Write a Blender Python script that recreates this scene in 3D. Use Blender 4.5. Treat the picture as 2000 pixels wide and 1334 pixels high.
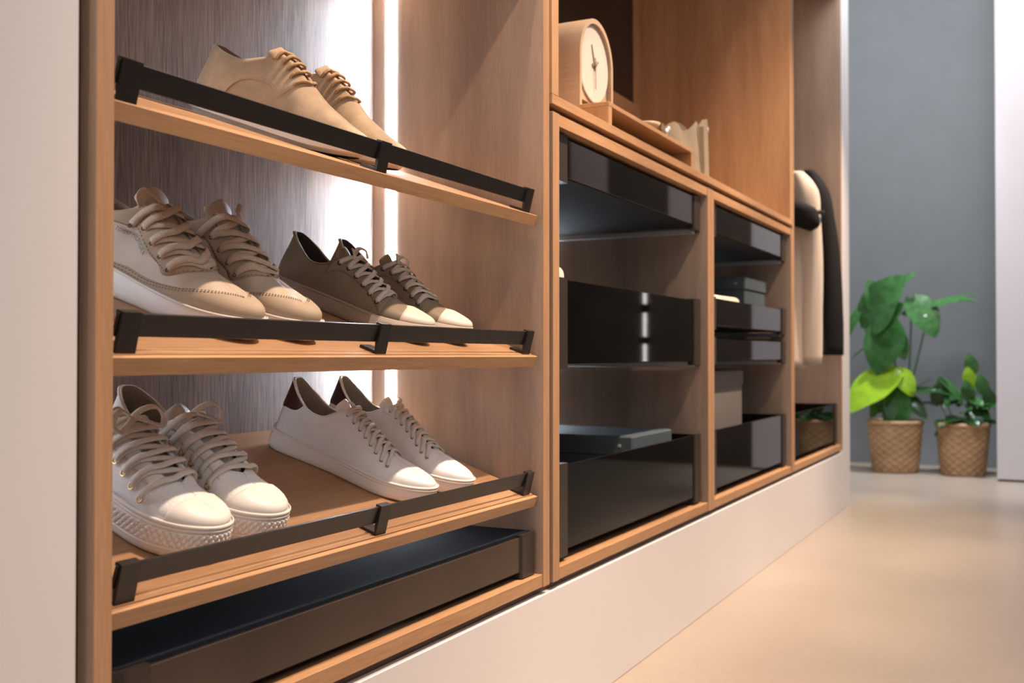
import bpy, bmesh, math, random
from mathutils import Vector, Matrix
random.seed(7)
PI = math.pi
scene = bpy.context.scene
COL = scene.collection
for o in list(bpy.data.objects): bpy.data.objects.remove(o)

# ------------------------------------------------------------------ camera
CAM_POS = Vector((0.0, -0.85, 0.7141))
YAW, PITCH = 0.4667, 0.0131
cam_d = bpy.data.cameras.new('camera'); cam = bpy.data.objects.new('camera', cam_d); COL.objects.link(cam)
fw = Vector((math.cos(YAW)*math.cos(PITCH), math.sin(YAW)*math.cos(PITCH), math.sin(PITCH)))
rt = Vector((math.sin(YAW), -math.cos(YAW), 0)); up = rt.cross(fw)
cam.matrix_world = Matrix(((rt.x, up.x, -fw.x, CAM_POS.x), (rt.y, up.y, -fw.y, CAM_POS.y), (rt.z, up.z, -fw.z, CAM_POS.z), (0, 0, 0, 1)))
cam_d.sensor_width = 36.0; cam_d.lens = 2075*36/2000; cam_d.clip_start = 0.02
cam_d.dof.use_dof = True; cam_d.dof.focus_distance = 1.62; cam_d.dof.aperture_fstop = 5.4
scene.camera = cam

# ------------------------------------------------------------------ world, lights, exposure
scene.view_settings.view_transform = 'Standard'; scene.view_settings.look = 'None'
scene.view_settings.gamma = 1.0; scene.view_settings.use_curve_mapping = False
scene.view_settings.exposure = 0.28
world = bpy.data.worlds.new('world'); scene.world = world; world.use_nodes = True
bg = world.node_tree.nodes['Background']; bg.inputs[0].default_value = (1.0, 0.95, 0.955, 1); bg.inputs[1].default_value = 0.74

def spot(name, loc, target, energy, color, size_deg=95, blend=0.6, radius=0.035):
    l = bpy.data.lights.new(name, 'SPOT'); l.energy = energy; l.color = color
    l.spot_size = math.radians(size_deg); l.spot_blend = blend; l.shadow_soft_size = radius
    o = bpy.data.objects.new(name, l); COL.objects.link(o); o.location = loc
    o.rotation_euler = (Vector(target)-Vector(loc)).to_track_quat('-Z', 'Y').to_euler()
    return o
WARM = (1.0, 0.75, 0.55)
for sx in (1.64, 2.72, 3.80, 4.75):
    spot('overhead_spot', (sx, -0.90, 2.75), (sx-0.12, -0.02, 0.75), 260, WARM, 56, 0.8, 0.03)
for sx, en in ((0.35, 120), (1.40, 65), (2.50, 42), (3.60, 38)):
    spot('overhead_spot', (sx, -0.17, 2.75), (sx+0.05, -0.12, 0.4), en, WARM, 72, 0.8, 0.03)
def area(name, loc, target, energy, color, sx, sy):
    l = bpy.data.lights.new(name, 'AREA'); l.shape = 'RECTANGLE'; l.size = sx; l.size_y = sy; l.energy = energy; l.color = color
    o = bpy.data.objects.new(name, l); COL.objects.link(o); o.location = loc
    o.rotation_euler = (Vector(target)-Vector(loc)).to_track_quat('-Z', 'Y').to_euler()
area('end_wall_fill', (4.9, -0.40, 3.1), (7.41, -0.1, 0.9), 36, (0.95, 0.97, 1.0), 1.0, 0.8)  # added fill that brightens the far end, not a known fitting
spot('overhead_spot', (6.55, -0.2, 3.2), (6.5, -0.15, 0), 330, (0.95, 0.97, 1.0), 46, 0.8, 0.08)  # cool spot added to whiten the far floor

# ------------------------------------------------------------------ tag helpers
def tag(o, label=None, cat=None, group=None, kind=None):
    if label: o['label'] = label
    if cat: o['category'] = cat
    if group: o['group'] = group
    if kind: o['kind'] = kind
    return o
def empty(name, loc=(0, 0, 0)):
    o = bpy.data.objects.new(name, None); COL.objects.link(o); o.location = loc; o.empty_display_size = 0.05
    return o
def wloc(o):
    v = Vector((0, 0, 0))
    while o is not None: v += Vector(o.location); o = o.parent
    return v
def obj(name, verts, faces, mat, parent=None, smooth=False, loc=None):
    me = bpy.data.meshes.new(name); me.from_pydata([tuple(v) for v in verts], [], faces); me.update()
    bm = bmesh.new(); bm.from_mesh(me)
    bmesh.ops.recalc_face_normals(bm, faces=bm.faces); bm.to_mesh(me); bm.free()
    if smooth:
        for p in me.polygons: p.use_smooth = True
    for mm in (mat if isinstance(mat, (list, tuple)) else [mat]): me.materials.append(mm)
    o = bpy.data.objects.new(name, me); COL.objects.link(o)
    if parent is not None: o.parent = parent
    if loc is not None: o.location = loc
    return o
def bm_obj(name, bm, mat, parent=None, smooth=False, loc=None):
    bmesh.ops.recalc_face_normals(bm, faces=bm.faces)
    me = bpy.data.meshes.new(name); bm.to_mesh(me); bm.free()
    if smooth:
        for p in me.polygons: p.use_smooth = True
    me.materials.append(mat)
    o = bpy.data.objects.new(name, me); COL.objects.link(o)
    if parent is not None: o.parent = parent
    if loc is not None: o.location = loc
    return o
def autosmooth(o, deg=40):
    me = o.data
    for p in me.polygons: p.use_smooth = True
    bm = bmesh.new(); bm.from_mesh(me)
    for e in bm.edges:
        e.smooth = not (len(e.link_faces) == 2 and e.calc_face_angle(0) > math.radians(deg))
    bm.to_mesh(me); bm.free()
def bx(name, parent, x0, x1, y0, y1, z0, z1, mat, bev=0.001, world_coords=True, seg=1):
    """box part given in world coordinates (parent chain unrotated) or in the parent's own"""
    c = Vector(((x0+x1)/2, (y0+y1)/2, (z0+z1)/2)); h = Vector((abs(x1-x0)/2, abs(y1-y0)/2, abs(z1-z0)/2))
    bm = bmesh.new(); bmesh.ops.create_cube(bm, size=2)
    for v in bm.verts: v.co = Vector((v.co.x*h.x, v.co.y*h.y, v.co.z*h.z))
    if bev > 0: bmesh.ops.bevel(bm, geom=bm.edges[:], offset=min(bev, min(h)*0.8), segments=seg, affect='EDGES', profile=0.5)
    off = wloc(parent) if (parent is not None and world_coords) else Vector((0, 0, 0))
    return bm_obj(name, bm, mat, parent, False, c-off)
def prism(name, parent, prof, axis, a, b, mat, loc=(0, 0, 0), smooth=False):
    """extrude a closed 2D profile along an axis from a to b"""
    n = len(prof); V = []
    for t in (a, b):
        for p, q in prof:
            V.append({'x': (t, p, q), 'y': (p, t, q), 'z': (p, q, t)}[axis])
    F = [tuple(range(n)), tuple(range(2*n-1, n-1, -1))]+[(i, (i+1) % n, n+(i+1) % n, n+i) for i in range(n)]
    return obj(name, V, F, mat, parent, smooth, loc)
def lathe(prof, seg=32, cx=0, cy=0):
    V = []; F = []
    for r, z in prof:
        for k in range(seg):
            a = 2*PI*k/seg; V.append((cx+r*math.cos(a), cy+r*math.sin(a), z))
    for i in range(len(prof)-1):
        for k in range(seg):
            F.append((i*seg+k, i*seg+(k+1) % seg, (i+1)*seg+(k+1) % seg, (i+1)*seg+k))
    F.append(tuple(range(seg))[::-1]); F.append(tuple((len(prof)-1)*seg+k for k in range(seg)))
    return V, F
def sweep(path, up, w, t, n_arc=6, closed_ends=True):
    """ribbon / tube: cross-section ellipse (w wide, t thick) along a path; up = normal hint (vector or list)"""
    V = []; F = []; N = len(path)
    for i, p in enumerate(path):
        d = (path[min(i+1, N-1)]-path[max(i-1, 0)]).normalized()
        u = up[i] if isinstance(up, list) else up
        s = d.cross(u)
        s = s.normalized() if s.length > 1e-6 else Vector((1, 0, 0))
        n = s.cross(d).normalized()
        for k in range(n_arc):
            a = 2*PI*(k+0.5)/n_arc
            V.append(p+s*(math.cos(a)*w/2)+n*(math.sin(a)*t/2))
    for i in range(N-1):
        for k in range(n_arc):
            F.append((i*n_arc+k, i*n_arc+(k+1) % n_arc, (i+1)*n_arc+(k+1) % n_arc, (i+1)*n_arc+k))
    if closed_ends:
        F.append(tuple(range(n_arc))[::-1]); F.append(tuple((N-1)*n_arc+k for k in range(n_arc)))
    return V, F
def join(parts):
    V = []; F = []
    for v, f in parts:
        o = len(V); V += list(v); F += [tuple(i+o for i in q) for q in f]
    return V, F
def crom(P, t):
    """Catmull-Rom through points P, t in [0, len-1]"""
    n = len(P); i = min(int(t), n-2); f = t-i
    p0 = P[max(i-1, 0)]; p1 = P[i]; p2 = P[i+1]; p3 = P[min(i+2, n-1)]
    return 0.5*((2*p1)+(p2-p0)*f+(2*p0-5*p1+4*p2-p3)*f*f+(3*p1-p0-3*p2+p3)*f**3)
def smooth_path(P, n):
    return [crom(P, (len(P)-1)*i/(n-1)) for i in range(n)]

# ------------------------------------------------------------------ materials
def new_mat(name):
    m = bpy.data.materials.new(name); m.use_nodes = True
    nt = m.node_tree; b = nt.nodes['Principled BSDF']
    return m, nt, b
def ramp(nt, fac, stops):
    r = nt.nodes.new('ShaderNodeValToRGB'); e = r.color_ramp.elements
    while len(e) < len(stops): e.new(0.5)
    for i, (p, c) in enumerate(stops): e[i].position = p; e[i].color = (*c, 1)
    nt.links.new(fac, r.inputs[0]); return r.outputs[0]
def noise(nt, vec, scale, detail=4, rough=0.55):
    n = nt.nodes.new('ShaderNodeTexNoise'); n.inputs['Scale'].default_value = scale
    n.inputs['Detail'].default_value = detail; n.inputs['Roughness'].default_value = rough
    if vec is not None: nt.links.new(vec, n.inputs['Vector'])
    return n.outputs['Fac']
def mapped(nt, scale, rnd=True):
    tc = nt.nodes.new('ShaderNodeTexCoord'); mp = nt.nodes.new('ShaderNodeMapping'); mp.inputs['Scale'].default_value = scale
    src = tc.outputs['Object']
    if rnd:
        oi = nt.nodes.new('ShaderNodeObjectInfo'); mu = nt.nodes.new('ShaderNodeVectorMath'); mu.operation = 'MULTIPLY_ADD'
        mu.inputs[1].default_value = (3.1, 5.3, 7.7)
        cb = nt.nodes.new('ShaderNodeCombineXYZ')
        for i in range(3): nt.links.new(oi.outputs['Random'], cb.inputs[i])
        nt.links.new(cb.outputs[0], mu.inputs[0]); nt.links.new(src, mu.inputs[2]); src = mu.outputs[0]
    nt.links.new(src, mp.inputs['Vector']); return mp.outputs[0]
def bump(nt, b, h, strength, dist=0.001):
    bp = nt.nodes.new('ShaderNodeBump'); bp.inputs['Strength'].default_value = strength; bp.inputs['Distance'].default_value = dist
    nt.links.new(h, bp.inputs['Height']); nt.links.new(bp.outputs[0], b.inputs['Normal'])
def mixv(nt, a, b, f):
    m = nt.nodes.new('ShaderNodeMix'); m.data_type = 'FLOAT'; m.inputs[0].default_value = f
    nt.links.new(a, m.inputs[2]); nt.links.new(b, m.inputs[3]); return m.outputs[0]
def wood(name, axis, dark, light, fine=0.45, rough=0.48):
    m, nt, b = new_mat(name)
    def sc(al, ac): return tuple(al if 'xyz'[i] == axis else ac for i in range(3))
    n1 = noise(nt, mapped(nt, sc(0.9, 11)), 1.0, 5, 0.6)
    n2 = noise(nt, mapped(nt, sc(16, 330)), 1.0, 3, 0.6)
    h = mixv(nt, n1, n2, fine)
    mid = tuple((a+c)/2 for a, c in zip(dark, light))
    c = ramp(nt, h, [(0.36, dark), (0.5, mid), (0.64, light)])
    nt.links.new(c, b.inputs['Base Color']); b.inputs['Roughness'].default_value = rough
    bump(nt, b, n2, 0.25, 0.0006)
    return m
OD, OL = (0.32, 0.165, 0.076), (0.49, 0.28, 0.143)
M = {}
M['oak_z'] = wood('oak_vertical_grain', 'z', OD, OL, 0.35)
M['oak_x'] = wood('oak_lengthwise_grain', 'x', OD, OL, 0.4)
M['oak_warm_lit'] = wood('oak_edge_warm_lit', 'z', (0.31, 0.165, 0.082), (0.46, 0.265, 0.145), 0.4)  # oak colour that keeps the warm spot light on the front edges
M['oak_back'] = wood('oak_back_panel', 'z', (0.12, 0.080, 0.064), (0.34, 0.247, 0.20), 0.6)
M['oak_cool_lit'] = wood('oak_side_cool_lit', 'z', (0.225, 0.152, 0.110), (0.36, 0.258, 0.192), 0.25)  # same oak, greyed in colour for the cool LED light inside
M['oak_shade'] = wood('oak_gap_shade', 'z', (0.055, 0.021, 0.007), (0.085, 0.034, 0.012), 0.3)  # oak darkened in colour for shade in gaps and recesses
def plain(name, col, rough=0.5, metallic=0.0, spec=0.5, nscale=None, namp=0.12, bumps=None, sheen=0.0):
    m, nt, b = new_mat(name)
    b.inputs['Roughness'].default_value = rough; b.inputs['Metallic'].default_value = metallic
    b.inputs['Specular IOR Level'].default_value = spec
    if sheen: b.inputs['Sheen Weight'].default_value = sheen
    v = mapped(nt, (1, 1, 1))
    f = noise(nt, v, nscale or 12, 4)
    lo = tuple(max(0, c*(1-namp)) for c in col); hi = tuple(min(1, c*(1+namp)) for c in col)
    nt.links.new(ramp(nt, f, [(0.3, lo), (0.7, hi)]), b.inputs['Base Color'])
    if bumps: bump(nt, b, noise(nt, v, bumps[0], 2), bumps[1], bumps[2] if len(bumps) > 2 else 0.001)
    return m
M['white'] = plain('white_matt_lacquer', (0.66, 0.64, 0.645), 0.42, nscale=2, namp=0.015)
M['black_metal'] = plain('black_powder_coat', (0.012, 0.010, 0.0095), 0.38, nscale=60, namp=0.1)
M['black_matte'] = plain('black_matt_board', (0.010, 0.009, 0.0095), 0.85, spec=0.2, nscale=60, namp=0.1)
M['black_post'] = plain('dark_bronze_metal', (0.03, 0.022, 0.018), 0.35, nscale=40, namp=0.08)
M['felt'] = plain('blue_black_felt', (0.011, 0.015, 0.021), 0.95, spec=0.08, nscale=420, namp=0.5, bumps=(700, 0.4))
M['black_panel'] = plain('black_glass_panel', (0.006, 0.005, 0.005), 0.12, nscale=4, namp=0.05)
M['wall_grey'] = plain('blue_grey_paint', (0.23, 0.255, 0.275), 0.6, nscale=5, namp=0.04)
M['wall_white'] = plain('white_paint', (0.66, 0.63, 0.655), 0.55, nscale=3, namp=0.02)
M['wall_dark'] = plain('dark_brown_panelling', (0.10, 0.075, 0.06), 0.6, nscale=3, namp=0.2)
M['silver'] = plain('steel_runner', (0.62, 0.64, 0.66), 0.38, metallic=0.55, nscale=30, namp=0.05)
M['gold'] = plain('brass_eyelet', (0.72, 0.50, 0.26), 0.25, metallic=1.0, nscale=50, namp=0.05)
def floor_mat():
    m, nt, b = new_mat('floor_microcement')
    v = mapped(nt, (1, 1, 1), False)
    a = noise(nt, v, 1.1, 2, 0.5); c = noise(nt, v, 55, 4, 0.6)
    nt.links.new(ramp(nt, mixv(nt, a, c, 0.35), [(0.3, (0.30, 0.245, 0.20)), (0.7, (0.38, 0.315, 0.26))]), b.inputs['Base Color'])
    nt.links.new(ramp(nt, a, [(0.3, (0.30,)*3), (0.7, (0.36,)*3)]), b.inputs['Roughness'])
    bump(nt, b, c, 0.08, 0.001)
    return m
M['floor'] = floor_mat()
def glass_mat(name, tint, gloss_col=(0.9, 0.88, 0.86), f0=0.06, rough=0.03):
    m = bpy.data.materials.new(name); m.use_nodes = True; nt = m.node_tree
    nt.nodes.remove(nt.nodes['Principled BSDF']); out = nt.nodes['Material Output']
    tr = nt.nodes.new('ShaderNodeBsdfTransparent'); tr.inputs[0].default_value = (*tint, 1)
    gl = nt.nodes.new('ShaderNodeBsdfGlossy'); gl.inputs[0].default_value = (*gloss_col, 1); gl.inputs['Roughness'].default_value = rough
    fr = nt.nodes.new('ShaderNodeFresnel'); fr.inputs[0].default_value = 1.5
    mx = nt.nodes.new('ShaderNodeMixShader')
    nt.links.new(fr.outputs[0], mx.inputs[0]); nt.links.new(tr.outputs[0], mx.inputs[1]); nt.links.new(gl.outputs[0], mx.inputs[2])
    nt.links.new(mx.outputs[0], out.inputs[0]); return m
M['smoke'] = glass_mat('smoked_glass', (0.20, 0.185, 0.18))
def emis(name, col, s):
    m, nt, b = new_mat(name); b.inputs['Base Color'].default_value = (*col, 1)
    b.inputs['Emission Color'].default_value = (*col, 1); b.inputs['Emission Strength'].default_value = s; return m
M['led_dim'] = emis('cool_white_led_dim', (0.76, 0.87, 1.0), 130.0)
M['led'] = emis('cool_white_led', (0.76, 0.87, 1.0), 100.0)
M['led_soft'] = emis('cool_white_led_soft', (0.76, 0.87, 1.0), 28.0)

# ------------------------------------------------------------------ room shell
FRONT = 0.0
def struct(o): o['kind'] = 'structure'; return o
struct(bx('floor', None, -1.5, 8.2, -3.6, 0.7, -0.1, 0.0, M['floor'], 0))
struct(bx('wall_left', None, -1.5, 0.7404, 0.0, 0.68, 0.0, 3.4, M['white'], 0.002))
struct(bx('wall_back', None, -1.5, 7.41, 0.68, 0.75, 0.0, 3.4, M['wall_white'], 0))
struct(bx('wall_end', None, 7.41, 7.5, -3.6, 0.68, 0.0, 3.4, M['wall_grey'], 0))
struct(bx('wall_right', None, 6.632, 6.80, -0.77, -0.592, 0.012, 3.4, M['wall_white'], 0.002))
struct(bx('trim_1', None, 6.64, 6.79, -0.765, -0.597, 0.0, 0.012, M['black_metal'], 0))
struct(bx('wall_far', None, 6.80, 6.90, -3.6, -0.77, 0.0, 3.4, M['wall_dark'], 0))
struct(bx('wall_opposite', None, -1.5, 6.80, -3.7, -3.6, 0.0, 2.6, M['wall_dark'], 0))
struct(bx('trim_2', None, 7.07, 7.10, -0.59, 0.68, 0.0, 0.003, M['black_post'], 0))

# ------------------------------------------------------------------ wardrobe carcass
TOPZ = 2.42; BZ = 0.2785; BIN = 0.3025; DEEP = 0.60
X1a, X1ai, X1bi, X1b = 0.7605, 0.7829, 1.8159, 1.8436
X2a, X2ai, X2bi, X2b = 1.8601, 1.890, 2.907, 2.9365
X3a, X3ai, X3bi, X3b = 2.9385, 2.968, 3.990, 4.020
X4a, X4ai, X4bi, X4b = 4.022, 4.045, 5.062, 5.090
BACK1 = 0.385
plinth = tag(bx('plinth_panel', None, 0.7404, 5.30, 0.0, 0.05, 0.0, 0.2635, M['white'], 0.0015), 'long white plinth board running under the row of oak cabinets', 'plinth')
wing = empty('end_panel', (5.094, 0, 0.2635))
bx('panel', wing, 5.106, 5.30, 0.0, 0.62, 0.2635, 2.6, M['white'], 0.002)
tag(wing, 'tall white end panel closing the wardrobe beside the hanging clothes', 'panel')

def cabinet(name, label, xa, xai, xbi, xb, z0, z1, back_y, back_mat, side='oak_z'):
    t = tag(empty(name, (xa, 0, z0)), label, 'cabinet')
    bx('side_panel', t, xa, xai, 0, DEEP, z0, z1, M['oak_cool_lit'], 0.0008)
    bx('side_panel', t, xbi, xb, 0, DEEP, z0, z1, M['oak_cool_lit'], 0.0008)
    for xe0, xe1 in ((xa, xai), (xbi, xb)): bx('warm_edge_strip', t, xe0, xe1, -0.0010, -0.00005, z0, z1, M['oak_warm_lit'], 0)  # strips added so the front edges carry the warm light in colour
    bx('bottom_panel', t, xai, xbi, 0.0005, DEEP, z0, z0+(BIN-BZ), M['oak_x'], 0.0008)
    bx('top_panel', t, xai, xbi, 0.0005, DEEP, z1-0.0235, z1, M['oak_x'], 0.0008)
    bx('back_panel', t, xai, xbi, back_y, back_y+0.012, z0+(BIN-BZ), z1-0.0235, back_mat, 0)
    return t
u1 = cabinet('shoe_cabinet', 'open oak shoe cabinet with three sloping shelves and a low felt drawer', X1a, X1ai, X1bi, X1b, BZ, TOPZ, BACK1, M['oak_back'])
u2 = cabinet('drawer_cabinet', 'oak drawer cabinet under the clock with three smoked glass drawers', X2a, X2ai, X2bi, X2b, BZ, 1.1855, 0.585, M['oak_cool_lit'])
u3 = cabinet('drawer_cabinet', 'oak drawer cabinet with four smoked glass drawers beside the hanging clothes', X3a, X3ai, X3bi, X3b, BZ, 1.1855, 0.585, M['oak_cool_lit'])
u4 = cabinet('hanging_cabinet', 'tall open oak cabinet holding the cream and black hanging clothes', X4a, X4ai, X4bi, X4b, BZ, TOPZ, 0.585, M['oak_cool_lit'])
# liner coloured dark to stand for the shade in the gaps round the cabinets
lin = tag(empty('gap_shade_liner', (X1a, 0.03, BZ)), 'oak liner darkened in colour for the shade in the narrow gaps around the shoe cabinet', 'trim')
bx('liner', lin, 0.7406, X1a-0.0002, 0.022, 0.5, 0.265, TOPZ, M['oak_shade'], 0)
bx('liner', lin, X1b+0.0002, X2a-0.0002, 0.018, 0.5, 0.265, TOPZ, M['oak_shade'], 0)
bx('liner', lin, 0.7406, 5.104, 0.014, 0.5, 0.2640, BZ-0.0002, M['oak_shade'], 0)
bx('liner', lin, X4b+0.0002, 5.1058, 0.018, 0.5, 0.265, TOPZ, M['oak_shade'], 0)
# worktop and niche above the drawer cabinets
wt = tag(bx('worktop', None, X2a, X3b, 0.0, DEEP, 1.2005, 1.2195, M['oak_x'], 0.0008), 'thin oak worktop running over the two drawer cabinets under the clock', 'worktop')
gp = tag(bx('shadow_batten', None, X2a+0.004, X3b-0.004, 0.016, DEEP, 1.1857, 1.2003, M['oak_shade'], 0), 'batten darkened in colour for the shade gap under the thin oak worktop', 'trim')  # dark strip that paints the shade below the worktop
nic = tag(empty('niche_cabinet', (X2a, 0, 1.2195)), 'tall open oak niche over the worktop with a black panel at its back', 'cabinet')
bx('side_panel', nic, X2a, X2ai, 0, DEEP, 1.2197, TOPZ, M['oak_z'], 0.0008)
bx('side_panel', nic, X3bi, X3b, 0, DEEP, 1.2197, TOPZ, M['oak_z'], 0.0008)
bx('top_panel', nic, X2ai, X3bi, 0, DEEP, TOPZ-0.0235, TOPZ, M['oak_x'], 0.0008)
NB = 0.588
bx('back_panel', nic, X2ai, X3bi, NB, 0.60, 1.2197, 1.70, M['oak_x'], 0)
bx('back_panel', nic, 3.915, X3bi, NB, 0.60, 1.70, TOPZ-0.0235, M['oak_z'], 0)
bx('black_panel', nic, X2ai, 3.915, 0.592, 0.60, 1.70, TOPZ-0.0235, M['black_panel'], 0)

# LED profile in the side panel of the shoe cabinet
led = bx('led_strip', u1, X1bi-0.0012, X1bi+0.004, 0.329, 0.352, BIN, TOPZ-0.03, M['led'], 0)
ledl = bx('led_strip', u1, X1ai-0.004, X1ai+0.0012, 0.329, 0.352, BIN, TOPZ-0.03, M['led_soft'], 0)
ledl['label'] = 'glowing cool white light strip'
for cc, xr in ((u2, X2bi), (u3, X3bi)):
    lx = bx('led_strip', cc, xr-0.0012, xr+0.004, 0.50, 0.51, BIN, 1.155, M['led_dim'], 0)
    lx['label'] = 'glowing cool white light strip'
bx('unseen_upper_shelf', u1, X1ai, X1bi, 0.004, BACK1, 1.46, 1.48, M['oak_x'], 0.0008)  # unseen shelf, height set to keep warm spots off the upper panel
led['label'] = 'glowing cool white light strip'
led4 = bx('led_strip', u4, X4bi-0.0012, X4bi+0.004, 0.50, 0.52, BIN, TOPZ-0.03, M['led_dim'], 0)
led4['label'] = 'glowing cool white light strip'

# ------------------------------------------------------------------ sloping shelves
TILT = math.radians(19.5)
ES = Vector((0, math.cos(TILT), math.sin(TILT))); EN = Vector((0, -math.sin(TILT), math.cos(TILT)))
SH = {1: Vector((0, .006, .9773)), 2: Vector((0, .006, .7120)), 3: Vector((0, .006, .4495))}
SX0, SX1 = 0.786, 1.8055
def make_shelf(k):
    mid = (SX0+SX1)/2; w = (SX1-SX0)/2
    prof = [(0, -.0205), (0, -.0006), (.0006, 0), (.0075, 0), (.0075, -.0018), (.0102, -.0018), (.0102, 0), (.396, 0), (.388, -.0205)]
    s = prism('shelf', u1, prof, 'x', -w, w, M['oak_x'])
    s.location = SH[k]+Vector((mid, 0, 0))-wloc(u1); s.rotation_euler = (TILT, 0, 0)
    r = bx('rail', s, -w+0.014, w-0.014, .0185, .0225, .0165, .0425, M['black_metal'], 0.0006, False)
    for bxm in (-w+0.030, 0.0, w-0.026):
        hw = 0.0135 if bxm else 0.0130
        prof2 = [(.0115, 0.0002), (.0155+.0, 0.0445), (.0255, 0.0445), (.0255, .041), (.0182, .041), (.0182, .0155), (.0155, .0045), (.042, .0045), (.042, 0.0002)]
        x0 = bxm-hw
        b = prism('bracket', s, prof2, 'x', x0, bxm+hw, M['black_metal'])
    return s
for k in (1, 2, 3): make_shelf(k)

# ------------------------------------------------------------------ drawers
def drawer(cab, xai, xbi, z0, z1, yf=0.014, depth=0.50, felt=False, glass='smoke', rear=0.55):
    """smoked glass drawer: tray mesh with glass front and sides, two front posts, two runners"""
    pw = 0.058; g = 0.020
    xa, xb = xai+g, xbi-g
    t = bx('drawer', cab, xa+0.012, xb-0.012, yf+0.006, yf+depth, z0+0.010, z0+0.018, M['black_matte'], 0)
    bx('glass_front', t, xa+pw, xb-pw, yf+0.004, yf+0.010, z0+0.012, z1-0.004, M[glass], 0.0006)
    for xs in (xa, xb-pw):
        prof = [(xs, yf+.004), (xs+.004, yf), (xs+pw-.004, yf), (xs+pw, yf+.004), (xs+pw, yf+.020), (xs, yf+.020)]
        if felt and xs == xa:
            prof = [(xs, yf+.028)]+[(xs+.026*(1-math.cos(a)), yf+.026*(1-math.sin(a))) for a in [PI/2*i/8 for i in range(9)]]+[(xs+pw, yf), (xs+pw, yf+.028)]
        prism('post', t, [(a-wloc(t).x, b-wloc(t).y) for a, b in prof], 'z', z0-wloc(t).z, z1-wloc(t).z, M['black_post'])
    for xs in (xa+0.002, xb-0.008):
        bx('glass_side', t, xs, xs+0.006, yf+0.020, yf+depth, z0+0.012, z1-0.004, M['black_panel'] if felt else M[glass], 0)
    bx('back_board', t, xa+0.012, xb-0.012, yf+depth-0.012, yf+depth, z0+0.018, z1-0.004, M['black_metal'], 0)
    for xs, sg in ((xai+0.002, 1), (xbi-0.016, -1)):
        bx('runner', t, xs, xs+0.014, yf+0.022, yf+depth-0.03, z0-0.006, z0+0.007, M['silver'], 0.0005)
        if not felt:
            bx('runner_cover', t, xs+0.002, xs+0.016, yf+0.008, yf+0.02, z0-0.002, z0+0.074, M['black_post'], 0.0005)
    if felt:
        # padded felt tray lid
        r = 0.030; hx0, hx1 = xa+.0015, xb-.0015; y0, y1 = yf+.0105, yf+0.345
        P = [(hx1, y0), (hx1, y1), (hx0, y1)]+[(hx0+r*(1-math.cos(a)), y0+r*(1-math.sin(a))) for a in [PI/2*i/8 for i in range(9)]]
        o = prism('felt_lining', t, [(a-wloc(t).x, b-wloc(t).y) for a, b in P], 'z', z1-0.006-wloc(t).z, z1+0.0012-wloc(t).z, M['felt'])
        o['label'] = 'blue black felt tray top'
    return t
M['smoke_brown'] = plain('brown_lacquered_glass', (0.055, 0.036, 0.026), 0.16, nscale=3, namp=0.25)
drawer(u1, X1ai-0.012, X1bi+0.012, 0.3045, 0.3835, 0.012, 0.36, felt=True, glass='smoke_brown')
for (c, a, b, lst) in ((u2, X2ai, X2bi, ((1.062, 1.156), (0.687, 0.870), (0.3125, 0.498))),
                       (u3, X3ai, X3bi, ((1.062, 1.156), (0.790, 0.886), (0.687, 0.767), (0.3125, 0.500))),
                       (u4, X4ai, X4bi, ((0.3125, 0.495),))):
    for z0, z1 in lst: drawer(c, a, b, z0, z1)
# ------------------------------------------------------------------ shoes
# right-foot sole outline (x outward, y forward), metres, for a shoe 0.295 long and 0.098 wide
LAT = [(0, 0), (.016, .0025), (.027, .010), (.033, .026), (.0345, .055), (.0335, .095), (.0370, .140), (.0450, .185), (.0490, .218), (.0465, .246), (.0370, .270), (.0215, .287), (.006, .2945), (-.006, .295)]
MED = [(0, 0), (-.014, .0025), (-.024, .010), (-.030, .026), (-.0315, .055), (-.0300, .095), (-.0310, .140), (-.0390, .185), (-.0465, .215), (-.0485, .240), (-.0440, .262), (-.0325, .281), (-.0190, .2915), (-.006, .295)]
NU, NV = 72, 14
def lerp(a, b, t): return a+(b-a)*t
def interp(keys, t):
    """smooth interpolation of [(t, Vector or float)]"""
    if t <= keys[0][0]: return keys[0][1]
    for i in range(len(keys)-1):
        a, b = keys[i], keys[i+1]
        if t <= b[0]:
            f = (t-a[0])/max(1e-9, b[0]-a[0])
            p0 = keys[i-1] if i > 0 else a; p3 = keys[i+2] if i+2 < len(keys) else b
            m1 = (b[1]-p0[1])*((b[0]-a[0])/max(1e-9, b[0]-p0[0])); m2 = (p3[1]-a[1])*((b[0]-a[0])/max(1e-9, p3[0]-a[0]))
            f2, f3 = f*f, f*f*f
            return a[1]*(2*f3-3*f2+1)+m1*(f3-2*f2+f)+b[1]*(-2*f3+3*f2)+m2*(f3-f2)
    return keys[-1][1]
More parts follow.
